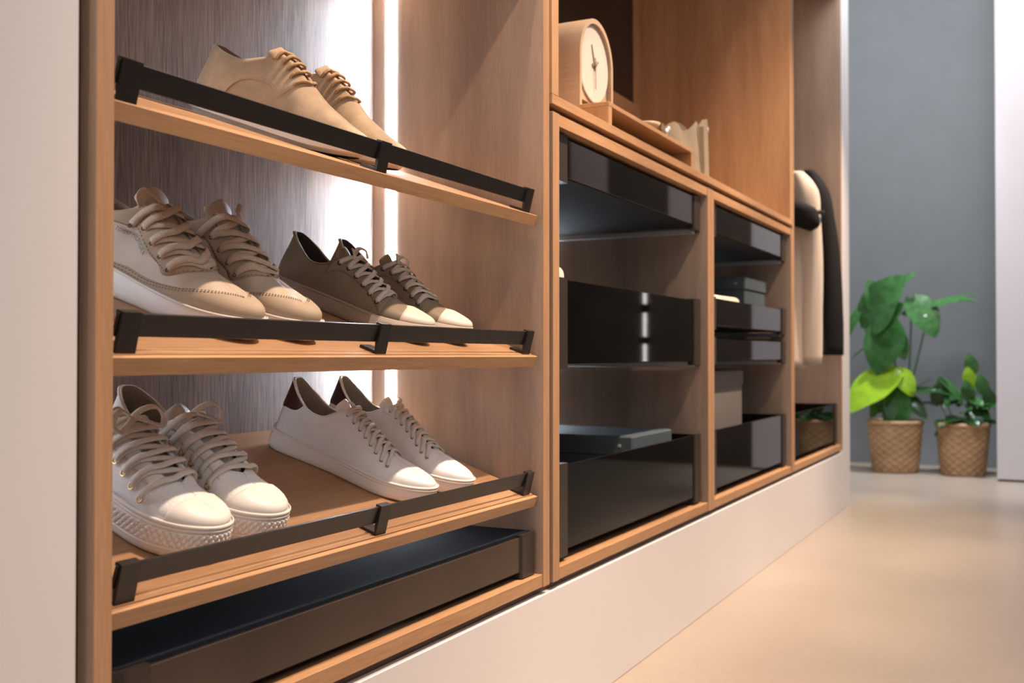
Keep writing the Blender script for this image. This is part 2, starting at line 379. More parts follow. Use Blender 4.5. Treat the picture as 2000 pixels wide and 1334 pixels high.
class Shoe:
    """geometry of one shoe: outline, upper surface S(side,u,v), sole; side 0 = lateral, 1 = medial; mirrored for left foot"""
    def __init__(s, sp, right=True):
        s.sp = sp; s.mx = 1 if right else -1
        L, W = sp['L'], sp['W']; s.L = L
        s.out = []
        for ctrl in (LAT, MED):
            P = []
            for x, y in ctrl:
                yy = y/.295; xx = x*W/.098
                if yy > .72: xx = lerp(xx, -.004+(xx+.004)*sp.get('toe_narrow', 1.0), min(1, (yy-.72)/.2))
                P.append(Vector((xx, yy*L, 0)))
            dense = smooth_path(P, 400); acc = [0]
            for i in range(1, 400): acc.append(acc[-1]+(dense[i]-dense[i-1]).length)
            tot = acc[-1]; pts = []; j = 0
            for i in range(NU+1):
                d = tot*i/NU
                while j < 398 and acc[j+1] < d: j += 1
                f = (d-acc[j])/max(1e-9, acc[j+1]-acc[j]); pts.append(dense[j].lerp(dense[j+1], min(1, f)))
            s.out.append(pts)
        s.ekeys = [s.edge_keys(0), s.edge_keys(1)]
    def B(s, side, u):
        t = max(0, min(1, u))*NU; i = min(int(t), NU-1); return s.out[side][i].lerp(s.out[side][i+1], t-i)
    def nB(s, side, u):
        d = s.B(side, min(1, u+.01))-s.B(side, max(0, u-.01)); n = Vector((d.y, -d.x, 0))
        n.normalize()
        if side == 1: n = -n
        if u < .001: n = Vector((0, -1, 0))
        if u > .999: n = Vector((0, 1, 0))
        return n
    def u_at(s, side, y):
        for i in range(NU):
            if s.out[side][i+1].y >= y: return (i+(y-s.out[side][i].y)/max(1e-9, s.out[side][i+1].y-s.out[side][i].y))/NU
        return 1
    def hs(s, u):  # sole height (top of the sole wall)
        return interp(s.sp['sole'], u)
    def edge_keys(s, side):
        sp = s.sp; L = s.L; sg = 1 if side == 0 else -1; K = []
        for (y, x, z) in sp['top']:
            u = 0 if y <= sp['top'][0][0]+1e-6 else s.u_at(side, (y+sp.get('lean', .0))*L)
            K.append((u, Vector((sg*x*sp['W']/.098, y*L, z))))
        ut = s.u_at(side, (sp['throat'][0]+sp.get('lean', 0))*L); s.ut = ut
        ty, tx, tz = sp['throat']
        for y, x, z in sp['face']:
            K.append((s.u_at(side, (y+sp.get('lean', 0))*L), Vector((sg*x, y*L, z))))
        K.append((ut, Vector((sg*tx, ty*L, tz))))
        K.append((ut+.018, Vector((sg*.0005, (ty+.02)*L, tz-.0015))))
        R = sp['ridge']; y0 = ty+.02; y1 = R[-1][0]
        for (y, z) in R:
            u = ut+.018+(1-ut-.018)*((y-y0)/(y1-y0))**1.0
            K.append((u, Vector((-.003*(y-y0)/(y1-y0), y*L, z))))
        return K
    def E(s, side, u): return interp(s.ekeys[side], u)
    def spring(s, p):
        sp = s.sp.get('spring', .010); y = p.y/s.L; z = p.z
        if y > .68: z += sp*((y-.68)/.32)**2
        if y < .10: z += .002*((.10-y)/.10)**2
        return Vector((p.x*s.mx, p.y, z))
    def S(s, side, u, v, off=0.0):
        if off:
            e = .012
            a = s.S(side, min(1, u+e), v); b = s.S(side, max(0, u-e), v); c = s.S(side, u, min(1, v+.03)); d = s.S(side, u, max(0, v-.03))
            n = (a-b).cross(c-d)
            if n.length < 1e-12: n = Vector((0, 0, 1))
            n.normalize(); n = n*(1 if side == 0 else -1)*s.mx
            if v > .985 and u > s.ut+.02: n.x = 0; n.normalize()
            return s.S(side, u, v)+n*off
        sp = s.sp; n = s.nB(side, u)
        B = s.B(side, u)-n*sp.get('inset', .004)+Vector((0, 0, s.hs(u)-.004)); E = s.E(side, u)
        dz = E.z-B.z; hd = Vector((B.x-E.x, B.y-E.y, 0))
        k = interp(sp['flat'], u)
        bul = interp(sp['bulge'], u)
        P1 = B+n*bul+Vector((0, 0, dz*interp(sp['rise'], u)))
        e_ = .02; dE = s.E(side, min(1, u+e_))-s.E(side, max(0, u-e_)); sl = max(-.8, min(.2, dE.z/dE.y)) if dE.y > 1e-4 else 0
        P2 = (E+Vector((0, 0, -.42*dz))+n*bul*.6)*(1-k)+(E+hd*.55+Vector((0, 0, sl*hd.y*.55)))*k
        a = 1-v
        return s.spring(B*(a*a*a)+P1*(3*a*a*v)+P2*(3*a*v*v)+E*(v*v*v))
    # ---- meshes
    def upper(s):
        V = []; F = []; idx = {}
        rows = [(0, i) for i in range(NU+1)]+[(1, i) for i in range(NU-1, 0, -1)]
        for r, (sd, i) in enumerate(rows):
            for j in range(NV+1): V.append(s.S(sd, i/NU, j/NV))
        n = len(rows)
        for r in range(n):
            q = (r+1) % n
            for j in range(NV): F.append((r*(NV+1)+j, q*(NV+1)+j, q*(NV+1)+j+1, r*(NV+1)+j+1))
        return V, F
    def ring(s, n=NU):
        return [(0, i/n) for i in range(n+1)]+[(1, i/n) for i in range(n-1, 0, -1)]
    def sole(s, out=.0015, levels=None):
        lv = levels or [(-.004, 0), (0.0, .0035), (.0008, .010), (.0004, .5), (0.0, .93), (-.0018, 1.0), (-.012, 1.0)]
        V = []; F = []; R = s.ring(); n = len(R)
        for off, hz in lv:
            for sd, u in R:
                h = s.hs(u); z = hz if hz < .05 else h*hz
                V.append(s.spring(s.B(sd, u)+s.nB(sd, u)*(off+out)+Vector((0, 0, z))))
        for l in range(len(lv)-1):
            for r in range(n): F.append((l*n+r, l*n+(r+1) % n, (l+1)*n+(r+1) % n, (l+1)*n+r))
        for l in (0, len(lv)-1):
            base = l*n; c = len(V); acc = Vector((0, 0, 0))
            for r in range(1, NU):  # bridge lateral to medial across
                a = base+r; b = base+(n-r); a2 = base+r+1; b2 = base+(n-r-1) if n-r-1 >= NU else base+NU
                if r < NU-1: F.append((a, a2, b2, b))
            F.append((base, base+1, base+n-1)); F.append((base+NU-1, base+NU, base+NU+1))
        return V, F
    def band(s, u_rng, z0, z1, off, bulge=.0008, sides=(0, 1)):
        """strip wrapped round the sole wall; z as fraction of sole height (functions of u allowed)"""
        out = []
        R = [(0, i/NU) for i in range(NU+1)]+[(1, i/NU) for i in range(NU-1, -1, -1)]
        keep = [u >= u_rng[0]-1e-6 and u <= u_rng[1]+1e-6 for sd, u in R]
        R = [q for q, kp in zip(R, keep) if kp]
        V = []; F = []; m = 5
        for sd, u in R:
            h = s.hs(u)
            for k, (o, f) in enumerate(((-.001, 0), (bulge, .15), (bulge, .5), (bulge, .85), (-.001, 1))):
                V.append(s.spring(s.B(sd, u)+s.nB(sd, u)*(off+o)+Vector((0, 0, h*lerp(z0, z1, f)))))
        n = len(R)
        for r in range(n-1):
            if R[r][0] != R[r+1][0] and u_rng[1] < .999: continue
            for k in range(m-1): F.append((r*m+k, (r+1)*m+k, (r+1)*m+k+1, r*m+k+1))
        return V, F
    def knurl(s, u0, z0, z1, off, amp=.0022, nrow=33):
        """toe bumper with raised diamond studs"""
        V = []; F = []; N = 150
        R = [(0, lerp(u0, 1, i/N)) for i in range(N+1)]+[(1, lerp(1, u0, i/N)) for i in range(1, N+1)]
        dist = 0; prev = None
        for sd, u in R:
            b = s.B(sd, u)+s.nB(sd, u)*off
            if prev is not None: dist += (b-prev).length
            prev = b; h = s.hs(u)
            for k in range(nrow):
                f = k/(nrow-1); z = h*lerp(z0, z1, f)
                q = abs(math.sin(PI*(dist/.0085+f*2.0)))*abs(math.sin(PI*(dist/.0085-f*2.0)))
                e = min(1, min(f, 1-f)*9)
                V.append(s.spring(b+s.nB(sd, u)*(min(1, q*1.5)*amp*e-.0008*(1-e))+Vector((0, 0, z))))
        n = len(R)
        for r in range(n-1):
            for k in range(nrow-1): F.append((r*nrow+k, (r+1)*nrow+k, (r+1)*nrow+k+1, r*nrow+k+1))
        return V, F
    def patch(s, side, uv, off, na=20, nb=10, th=.0012):
        """overlay panel: uv(a,b) -> (u,v), a,b in 0..1; closed slab"""
        V = []; F = []
        for lay in (0, 1):
            for i in range(na+1):
                for j in range(nb+1):
                    u, v = uv(i/na, j/nb)
                    edge = (i in (0, na) or j in (0, nb))
                    V.append(s.S(side, u, v, off if (lay and not edge) else (off*.35 if lay else -.0004)))
        m = nb+1; q = (na+1)*m
        for i in range(na):
            for j in range(nb): F.append((q+i*m+j, q+(i+1)*m+j, q+(i+1)*m+j+1, q+i*m+j+1))
        bd = [(i, 0) for i in range(na)]+[(na, j) for j in range(nb)]+[(i, nb) for i in range(na, 0, -1)]+[(0, j) for j in range(nb, 0, -1)]
        for k in range(len(bd)):
            a = bd[k][0]*m+bd[k][1]; b = bd[(k+1) % len(bd)][0]*m+bd[(k+1) % len(bd)][1]
            F.append((a, b, q+b, q+a))
        return V, F
    def wrap_patch(s, uvf, off, na=40, nb=10):
        """overlay over the toe or heel centre: a from lateral through centre to medial; uvf(side, t, b) -> (u,v), t in 0..1 with 1 = centre"""
        V = []; F = []; R = [(0, i/na) for i in range(na+1)]+[(1, i/na) for i in range(na-1, -1, -1)]
        for sd, t in R:
            for j in range(nb+1):
                u, v = uvf(sd, t, j/nb)
                o = off if 0 < j < nb else off*.25
                if t == 0: o = off*.25
                V.append(s.S(sd, u, v, o))
        m = nb+1
        for r in range(len(R)-1):
            for j in range(nb): F.append((r*m+j, (r+1)*m+j, (r+1)*m+j+1, r*m+j+1))
        return V, F
    def line(s, side, pts, off, n=40):
        """points on the surface along a smooth uv path"""
        P = smooth_path([Vector((a, b, 0)) for a, b in pts], n)
        return [s.S(side, p.x, p.y, off) for p in P]
    def stitches(s, side, pts, n=60, off=.0014, w=.0009):
        P = s.line(side, pts, off, n*2); parts = []
        for i in range(0, len(P)-1, 2):
            a, b = P[i], P[i+1]; d = (b-a)
            c = a+d*.5; d = d*.42
            parts.append(sweep([c-d, c+d], Vector((0, 0, 1)), w, w, 4))
        return join(parts)
    def insole(s):
        V = []; F = []; n = 40
        for i in range(n+1):
            u = .02+.93*i/n
            for sd in (0, 1):
                b = s.B(sd, u)-s.nB(sd, u)*.0065; V.append(s.spring(b+Vector((0, 0, s.hs(u)+.002))))
        for i in range(n): F.append((2*i, 2*i+2, 2*i+3, 2*i+1))
        return V, F
    def throat_frame(s):
        a = (s.E(0, s.ut)+s.E(1, s.ut))*.5; uc = s.ekeys[0][len(s.sp['top'])-1][0]
        b = (s.E(0, uc)+s.E(1, uc))*.5
        a, b = s.spring(a), s.spring(b); d = (b-a).normalized(); x = Vector((1, 0, 0)); n = x.cross(d)
        if n.z < 0: n = -n
        return a, b, d, n.normalized()
    def tongue(s, ext=.022, width=.030, lift=-.002, curl=0.0):
        """tongue under the laces, rising past the collar"""
        V = []; F = []; n = 22; m = 8
        ks = s.ekeys[0]; sp = s.sp; u1 = ks[len(sp['top'])-1][0]; u0 = s.ut+.01
        C = []
        for i in range(n+1):
            t = i/n
            if t < .75:
                u = lerp(u0, u1, t/.75); e = s.E(0, u); e2 = s.E(1, u); c = s.spring((e+e2)*.5); g = abs(e.x-e2.x)/2
            else:
                f = (t-.75)/.25; a, b, d, nn = s.throat_frame(); e = s.spring((s.E(0, u1)+s.E(1, u1))*.5); g = abs(s.E(0, u1).x)
                d2 = (d*1.0+Vector((0, 0, .55+curl*f))).normalized(); c = e+d2*(ext*f)
            C.append((c, g, t))
        a, b, d, nn = s.throat_frame()
        for lay in (0, 1):
            for c, g, t in C:
                w = g+.0035 if t < .68 else lerp(g+.0035, width*.5, min(1, (t-.68)/.2))
                if t > .9: w *= math.sqrt(max(0.12, 1-((t-.9)/.1)**2*.75))
                for j in range(m+1):
                    q = -1+2*j/m
                    V.append(c+Vector((q*w, 0, 0))+nn*(lift-.010*q*q*(0.6+.4*t)-(.0035 if lay else 0)))
        k = (n+1)*(m+1)
        for lay in (0, 1):
            for i in range(n):
                for j in range(m):
                    f = (lay*k+i*(m+1)+j, lay*k+(i+1)*(m+1)+j, lay*k+(i+1)*(m+1)+j+1, lay*k+i*(m+1)+j+1)
                    F.append(f)
        bd = [(i, 0) for i in range(n)]+[(n, j) for j in range(m)]+[(i, m) for i in range(n, 0, -1)]+[(0, j) for j in range(m, 0, -1)]
        for z in range(len(bd)):
            a1 = bd[z][0]*(m+1)+bd[z][1]; b1 = bd[(z+1) % len(bd)][0]*(m+1)+bd[(z+1) % len(bd)][1]
            F.append((a1, b1, k+b1, k+a1))
        return V, F
    def eyelet_pts(s, n):
        """rows of eyelets from throat (0) to collar (n-1); each (lateral, medial) with normals"""
        (ub, vb), (ua, va) = s.sp['eyes']; R = []
        for i in range(n):
            f = i/(n-1); row = []
            for sd in (0, 1):
                u, v = lerp(ub, ua, f), lerp(vb, va, f)
                p = s.S(sd, u, v, .0014); q = s.S(sd, u, v, .0034); row.append((p, (q-p).normalized()))
            R.append(row)
        return R
    def face_pt(s, sd, f):
        ks = s.ekeys[sd]; return s.spring(s.E(sd, lerp(s.ut, ks[len(s.sp['top'])-1][0], f)))
    def laces(s, n, style, w, t, lift=.003, arc=6, bow=None):
        R = s.eyelet_pts(n); a0, b0, d, nn = s.throat_frame(); parts = []
        def ribbon(A, ups_):
            P = smooth_path(A, 23); N = len(P)
            U = [crom(ups_, (len(ups_)-1)*i/(N-1)).normalized() for i in range(N)]
            parts.append(sweep(P, U, w, t, arc))
        (ub, vb), (ua, va) = s.sp['eyes']
        def surf(sd, i, f, q, h):
            ue = lerp(ub, ua, i/(n-1)); ve = lerp(vb, va, i/(n-1)); ks = s.ekeys[sd]; uf = lerp(s.ut, ks[len(s.sp['top'])-1][0], f)
            return s.S(sd, lerp(ue, uf, q), lerp(ve, .99, q), h)
        def over(i0, sd0, i1, extra=0.0):
            """from eyelet row i0 on side sd0 over the tongue to row i1 on the other side"""
            P0, n0 = R[i0][sd0]; P1, n1 = R[i1][1-sd0]; f0 = lerp(.04, .94, (i0+.25*(i1-i0))/(n-1)); f1 = lerp(.04, .94, (i0+.75*(i1-i0))/(n-1))
            E0 = s.face_pt(sd0, f0); E1 = s.face_pt(1-sd0, f1); m0 = (n0+nn).normalized(); m1 = (n1+nn).normalized(); L_ = lift+extra
            h = max(.0022, L_*.9)+.0014
            A = [P0-n0*.003, surf(sd0, i0, f0, .10, h*.8), surf(sd0, i0, f0, .40, h), surf(sd0, i0, f0, .72, h), E0+nn*L_, (E0+E1)*.5+nn*(L_+.0015), E1+nn*L_, surf(1-sd0, i1, f1, .72, h), surf(1-sd0, i1, f1, .40, h), surf(1-sd0, i1, f1, .10, h*.8), P1-n1*.003]
            ribbon(A, [n0, n0, n0, m0, (m0+nn).normalized(), nn, (m1+nn).normalized(), m1, n1, n1, n1])
        def half(i, sd):
            """from an eyelet up over the facing edge, diving under the middle one row up"""
            P0, n0 = R[i][sd]; f0 = lerp(.04, .94, (i+.30)/(n-1)); E0 = s.face_pt(sd, min(1, f0)); E1 = s.face_pt(1-sd, min(1, f0)); m0 = (n0+nn).normalized(); C = (E0+E1)*.5+d*.004
            A = [P0-n0*.003, surf(sd, i, min(1, f0), .12, lift+.001), surf(sd, i, min(1, f0), .45, lift+.0022), surf(sd, i, min(1, f0), .75, lift+.0022), E0+nn*lift*1.3, C+nn*lift*.9, C+(C-E0)*.5-nn*.004]
            ribbon(A, [n0, n0, n0, m0, (m0+nn).normalized(), nn, nn])
        over(0, 0, 0)
        for i in range(n):
            if style == 'cross' and i < n-1:
                over(i, 1, i+1, 0); over(i, 0, i+1, t*1.05)
            elif style == 'halves' and i > 0:
                half(i, 0); half(i, 1)
            elif style == 'ladder':
                if i > 0: over(i, 0, i, t*.5)
                if i < n-1: over(i, 1, i+1, -t*.6)
        if bow:
            top = (R[-1][0][0]+R[-1][1][0])*.5+nn*(lift+.003); top = s.face_pt(0, .97)*.5+s.face_pt(1, .97)*.5+nn*(lift+.002)
            for pts in bow:
                P = smooth_path([top+Vector((s.mx*x, 0, 0))+d*y+nn*z for x, y, z in pts], 22)
                parts.append(sweep(P, nn, w, t, arc))
        return join(parts)

def place_shoe(root, k, heel, toe):
    """stand the shoe on shelf k; heel, toe = (X, distance up the slope) of sole ends"""
    H = SH[k]+Vector((heel[0], 0, 0))+ES*heel[1]; T_ = SH[k]+Vector((toe[0], 0, 0))+ES*toe[1]
    f = (T_-H).normalized(); x = f.cross(EN).normalized()
    root.matrix_world = Matrix(((x.x, f.x, EN.x, H.x), (x.y, f.y, EN.y, H.y), (x.z, f.z, EN.z, H.z), (0, 0, 0, 1)))
def loopback(r, n=8): return [r[i] for i in range(n)]

# ---- shoe materials
M['suede_tan'] = plain('tan_suede', (0.42, 0.30, 0.195), 0.9, spec=0.15, nscale=26, namp=0.22, bumps=(420, 0.35), sheen=0.35)
M['suede_lining'] = plain('brown_leather_lining', (0.16, 0.085, 0.04), 0.6)
M['cream_sole'] = plain('cream_rubber', (0.66, 0.62, 0.56), 0.5, namp=0.05)
M['dark_sole'] = plain('dark_tread_rubber', (0.02, 0.018, 0.016), 0.7)
M['lace_tan'] = plain('tan_round_lace', (0.40, 0.245, 0.125), 0.8, nscale=300, namp=0.3)
M['beige_leather'] = plain('beige_leather', (0.52, 0.42, 0.325), 0.48, nscale=30, namp=0.05, bumps=(260, 0.12))
M['beige_nubuck'] = plain('beige_nubuck', (0.44, 0.335, 0.24), 0.75, spec=0.25, nscale=30, namp=0.07, bumps=(400, 0.15))
M['beige_lace'] = plain('beige_flat_lace', (0.60, 0.47, 0.36), 0.8, nscale=500, namp=0.14, bumps=(900, 0.3))
M['beige_lining'] = plain('grey_beige_textile_lining', (0.36, 0.31, 0.24), 0.9, nscale=300, namp=0.2)
M['white_sole'] = plain('white_rubber', (0.80, 0.74, 0.68), 0.45, namp=0.03)
M['thread_pale'] = plain('pale_thread', (0.55, 0.44, 0.32), 0.8)
M['thread_dark'] = plain('brown_thread', (0.12, 0.085, 0.06), 0.8)
M['print_dark'] = plain('dark_brown_print', (0.10, 0.07, 0.055), 0.5)
M['olive'] = plain('olive_brown_leather', (0.23, 0.175, 0.115), 0.55, nscale=20, namp=0.12, bumps=(300, 0.12))
M['olive_lining'] = plain('dark_lining', (0.045, 0.036, 0.028), 0.8)
M['taupe_sole'] = plain('taupe_rubber', (0.40, 0.31, 0.24), 0.6, namp=0.08)
M['rubber_cream'] = plain('cream_toe_rubber', (0.74, 0.65, 0.55), 0.5, namp=0.04)
M['lace_pale'] = plain('pale_grey_lace', (0.66, 0.60, 0.52), 0.8, nscale=500, namp=0.12, bumps=(900, 0.3))
M['white_leather'] = plain('white_leather', (0.84, 0.82, 0.81), 0.42, nscale=40, namp=0.03, bumps=(240, 0.10))
M['white_lace'] = plain('white_lace', (0.70, 0.64, 0.57), 0.8, nscale=500, namp=0.10, bumps=(900, 0.3))
M['burgundy'] = plain('burgundy_leather', (0.055, 0.014, 0.013), 0.45, namp=0.12)
M['grey_lining'] = plain('grey_textile_lining', (0.36, 0.32, 0.28), 0.9, nscale=350, namp=0.18)
M['canvas_white'] = plain('white_canvas', (0.82, 0.79, 0.77), 0.8, spec=0.2, nscale=420, namp=0.08, bumps=(800, 0.35))
M['silver_tongue'] = plain('pale_silver_leather', (0.62, 0.62, 0.60), 0.35, metallic=0.25, nscale=60, namp=0.15)
M['rubber_white'] = plain('off_white_rubber', (0.84, 0.78, 0.72), 0.5, namp=0.03)

def base_parts(sh, root, upper_mats, sole_mat, insole_mat, thick=.0032, sole_out=.0015, levels=None):
    v, f = sh.upper(); o = obj('upper', v, f, upper_mats, root, True)
    bm = bmesh.new(); bm.from_mesh(o.data); bmesh.ops.remove_doubles(bm, verts=bm.verts, dist=.0004)
    bmesh.ops.recalc_face_normals(bm, faces=bm.faces)
    # make sure normals face away from the shoe axis
    fc = max(bm.faces, key=lambda q: abs(q.calc_center_median().x))
    c = fc.calc_center_median()
    if fc.normal.x*c.x < 0: bmesh.ops.reverse_faces(bm, faces=bm.faces)
    bm.to_mesh(o.data); bm.free()
    for p in o.data.polygons: p.use_smooth = True
    so = o.modifiers.new('thickness', 'SOLIDIFY'); so.thickness = thick; so.offset = -1; so.material_offset = 1; so.material_offset_rim = 0
    v, f = sh.sole(sole_out, levels); s_ = obj('sole', v, f, sole_mat, root, True); autosmooth(s_, 50)
    v, f = sh.insole(); obj('insole', v, f, insole_mat, root)
    return o, s_
def eyelet_ring(p, n, r, t, root, mat, seg=12):
    z = n; x = z.orthogonal().normalized(); y = z.cross(x); V = []; F = []; m = 6
    for i in range(seg):
        a = 2*PI*i/seg; c = p+(x*math.cos(a)+y*math.sin(a))*r; rd = (x*math.cos(a)+y*math.sin(a))
        for k in range(m):
            b = 2*PI*k/m; V.append(c+rd*(t*math.cos(b))+z*(t*math.sin(b)))
    for i in range(seg):
        for k in range(m): F.append((i*m+k, ((i+1) % seg)*m+k, ((i+1) % seg)*m+(k+1) % m, i*m+(k+1) % m))
    return obj('eyelet', V, F, mat, root, True)
def toe_cap_uv(sh, u0, vtop, curve=0.0):
    def f(sd, t, b):
        u = lerp(u0+curve*(b**2), 1, t); return u, lerp(0.0, vtop, b)
    return f

FLAT = [(0, 0), (.30, 0), (.42, .25), (.55, .75), (.66, 1), (1, 1)]

# ---- pair 1: tan suede derbies
DERBY = dict(L=.300, W=.094, toe_narrow=.80, lean=.0, inset=.0035, spring=.012,
    sole=[(0, .024), (.25, .021), (.5, .018), (1, .017)],
    top=[(.035, 0, .108), (.06, .017, .1075), (.14, .028, .101), (.25, .029, .098), (.36, .024, .110), (.44, .018, .122)],
    face=[(.50, .013, .116), (.56, .011, .104)], throat=(.62, .008, .091), ridge=[(.70, .076), (.79, .061), (.88, .046)], eyes=((.555, .62), (.435, .90)),
    flat=FLAT, bulge=[(0, .002), (.2, .004), (.5, .003), (.75, .005), (1, .006)], rise=[(0, .4), (.3, .45), (.6, .5), (.8, .65), (1, .72)])
def make_derby(right, label, k, heel, toe):
    root = tag(empty('derby_shoe'), label, 'shoe', 'tan suede shoes on the top shelf'); sh = Shoe(DERBY, right)
    lv = [(-.010, .0), (-.007, .004), (.0, .35), (.0006, .8), (0, .96), (-.002, 1.0), (-.012, 1.0)]
    base_parts(sh, root, [M['suede_tan'], M['suede_lining']], M['cream_sole'], M['suede_lining'], levels=lv)
    v, f = sh.sole(-.0102, [(-.003, -.0015), (0, -.0008), (0, .004), (-.01, .004)]); obj('tread', v, f, M['dark_sole'], root)
    uq = [sh.u_at(s_, .60*sh.L) for s_ in (0, 1)]
    for sd in (0, 1):   # quarter panel lying over the vamp
        q = uq[sd]
        ut_ = sh.ut
        def qv(a, b, ut_=ut_):
            lo = interp([(0, .02), (.42, .02), (.474, .30), (.53, .50), (.598, .60), (.70, .60), (.85, .48), (1, .33)], a)
            uf = lerp(.505, ut_+.010, b**.8)
            return lerp(.02, uf, a), lerp(lo, .985, b)
        v, f = sh.patch(sd, qv, .0020, 44, 14)
        obj('quarter', v, f, M['suede_tan'], root, True)
        pts = [qv(a, .045) for a in (.47, .50, .54, .58, .62, .66, .72, .78, .84, .90, .96, .985)]+[qv(.975, b) for b in (.15, .35, .6, .85)]
        for sh_ in (0, .045):
            v, f = sh.stitches(sd, [(a, min(.98, b+sh_)) for a, b in pts], 44, .0030, .0009); obj('stitching', v, f, M['thread_pale'], root)
    v, f = sh.tongue(.016, .058, -.002); obj('tongue', v, f, M['suede_tan'], root, True)
    v, f = sh.laces(5, 'halves', .0052, .0046, .0032, 8); obj('laces', v, f, M['lace_tan'], root, True)
    place_shoe(root, k, heel, toe); return root
make_derby(True, 'tan suede lace-up shoe in front of its twin on the top shelf', 1, (1.246, .346), (1.302, .048))
make_derby(False, 'tan suede lace-up shoe half hidden behind its twin on the top shelf', 1, (1.360, .346), (1.412, .048))

# ---- pair 2 left: beige chunky leather sneakers
CHUNK = dict(L=.302, W=.104, toe_narrow=1.0, inset=.005, spring=.006,
    sole=[(0, .046), (.10, .044), (.26, .036), (.34, .037), (.5, .031), (.75, .028), (1, .028)],
    top=[(.03, 0, .118), (.06, .018, .1175), (.14, .031, .110), (.24, .032, .106), (.33, .028, .116), (.40, .021, .132)],
    face=[(.50, .024, .110), (.60, .021, .090)], throat=(.69, .015, .073), ridge=[(.77, .064), (.83, .057), (.885, .050)], eyes=((.57, .38), (.36, .70)),
    flat=FLAT, bulge=[(0, .003), (.2, .005), (.5, .004), (.75, .006), (1, .007)], rise=[(0, .4), (.3, .45), (.6, .5), (.8, .7), (1, .8)])
def lettering(sh, side, text, uv0, uv1, size, root, mat):
    cu = bpy.data.curves.new('lettering', 'FONT'); cu.body = text; cu.size = 1.0; cu.extrude = 0; cu.resolution_u = 2
    cu.space_character = 1.18
    t = bpy.data.objects.new('lettering', cu); COL.objects.link(t)
    bpy.context.view_layer.update()
    me = t.to_mesh(); V = [v.co.copy() for v in me.vertices]; F = [tuple(p.vertices) for p in me.polygons]; t.to_mesh_clear()
    bpy.data.objects.remove(t)
    wmax = max(v.x for v in V); p0 = sh.S(side, *uv0); p1 = sh.S(side, *uv1); ln = (p1-p0).length
    du = Vector((uv1[0]-uv0[0], uv1[1]-uv0[1]))
    # uv direction perpendicular on the surface
    e = .01; su = (sh.S(side, uv0[0]+e, uv0[1])-sh.S(side, uv0[0]-e, uv0[1])).length/(2*e); sv = (sh.S(side, uv0[0], uv0[1]+e)-sh.S(side, uv0[0], uv0[1]-e)).length/(2*e)
    d2 = Vector((du.x*su, du.y*sv)).normalized(); pr = Vector((-d2.y, d2.x))
    out = []
    for v in V:
        f = v.x/wmax; hgt = v.y*size
        out.append(sh.S(side, uv0[0]+du.x*f+pr.x*hgt/su, uv0[1]+du.y*f+pr.y*hgt/sv, .0022))
    return obj('lettering', out, F, mat, root)
def make_chunk(right, label, k, heel, toe, letters):
    root = tag(empty('sneaker'), label, 'shoe', 'beige chunky sneakers on the middle shelf'); sh = Shoe(CHUNK, right)
    base_parts(sh, root, [M['beige_leather'], M['beige_lining']], M['white_sole'], M['beige_lining'], thick=.006)
    # groove line on the sole and a bead along its top
    v, f = sh.band((0, 1), .90, 1.02, .0016, .0010); obj('welt', v, f, M['white_sole'], root, True)
    v, f = sh.band((.30, 1), .30, .36, .0016, .0006); obj('sole_line', v, f, M['white_sole'], root, True)
    # mudguard wrapping the toe, stitched edge
    v, f = sh.wrap_patch(lambda sd, t, b: (lerp(.30, 1, t), lerp(0.0, interp([(0, .12), (.114, .10), (.357, .15), (.63, .42), (.82, .66), (.93, .80), (1, .90)], t), b)), .0016, 44, 8)
    obj('mudguard', v, f, M['beige_nubuck'], root, True)
    for sd in (0, 1):
        pts = [(lerp(.30, 1, t), interp([(0, .12), (.114, .10), (.357, .15), (.63, .42), (.82, .66), (.93, .80), (1, .90)], t)-.02) for t in (0, .14, .28, .42, .55, .68, .80, .91)]
        v, f = sh.stitches(sd, pts, 46, .0020, .0011); obj('stitching', v, f, M['thread_dark'], root)
        v, f = sh.stitches(sd, [(a, b-.035) for a, b in pts], 46, .0018, .0011); obj('stitching', v, f, M['thread_dark'], root)
        # eyestay: wavy edged facing panel from collar to throat
        ut = sh.ut+.025
        def es(a, b, ut=ut):
            u = lerp(.16, ut, a); lo = interp([(0, .86), (.226, .84), (.358, .72), (.47, .52), (.566, .40), (.68, .36), (.745, .27), (.85, .42), (1, .90)], a)
            return u, lerp(lo, .992, b)
        v, f = sh.patch(sd, es, .0020, 36, 8); obj('eyestay', v, f, M['beige_nubuck'], root, True)
        v, f = sh.stitches(sd, [es(a, .06) for a in (0, .1, .2, .3, .4, .5, .6, .7, .8, .9, 1)], 46, .0028, .0009); obj('stitching', v, f, M['thread_dark'], root)
        # heel counter
        v, f = sh.patch(sd, lambda a, b: (lerp(.0, .17+.05*(1-b), a), lerp(.0, .50-.12*a, b)), .0015, 12, 8); obj('heel_counter', v, f, M['beige_leather'], root, True)
    v, f = sh.tongue(.022, .070, -.001, .2); t = obj('tongue', v, f, M['beige_leather'], root, True)
    bow = [[(.016, -.002, .002), (.026, .006, .004), (.036, .012, .004), (.042, .008, -.006), (.040, -.002, -.014)]]
    v, f = sh.laces(5, 'cross', .0115, .0026, .0028, 6, bow); obj('laces', v, f, M['beige_lace'], root, True)
    for row in sh.eyelet_pts(5):
        for p, n in row: eyelet_ring(p+n*.0012, n, .0022, .0007, root, M['print_dark'], 8)
    if letters:
        s_ = 0
        lettering(sh, s_, 'TOMMY HILFIGER', (.31, .68), (.45, .30), .0072, root, M['print_dark'])
    place_shoe(root, k, heel, toe); return root
make_chunk(True, 'beige chunky sneaker with dark lettering on its side', 2, (1.001, .345), (1.060, .047), True)
make_chunk(False, 'beige chunky sneaker between its lettered twin and the olive shoes', 2, (1.122, .345), (1.185, .047), False)

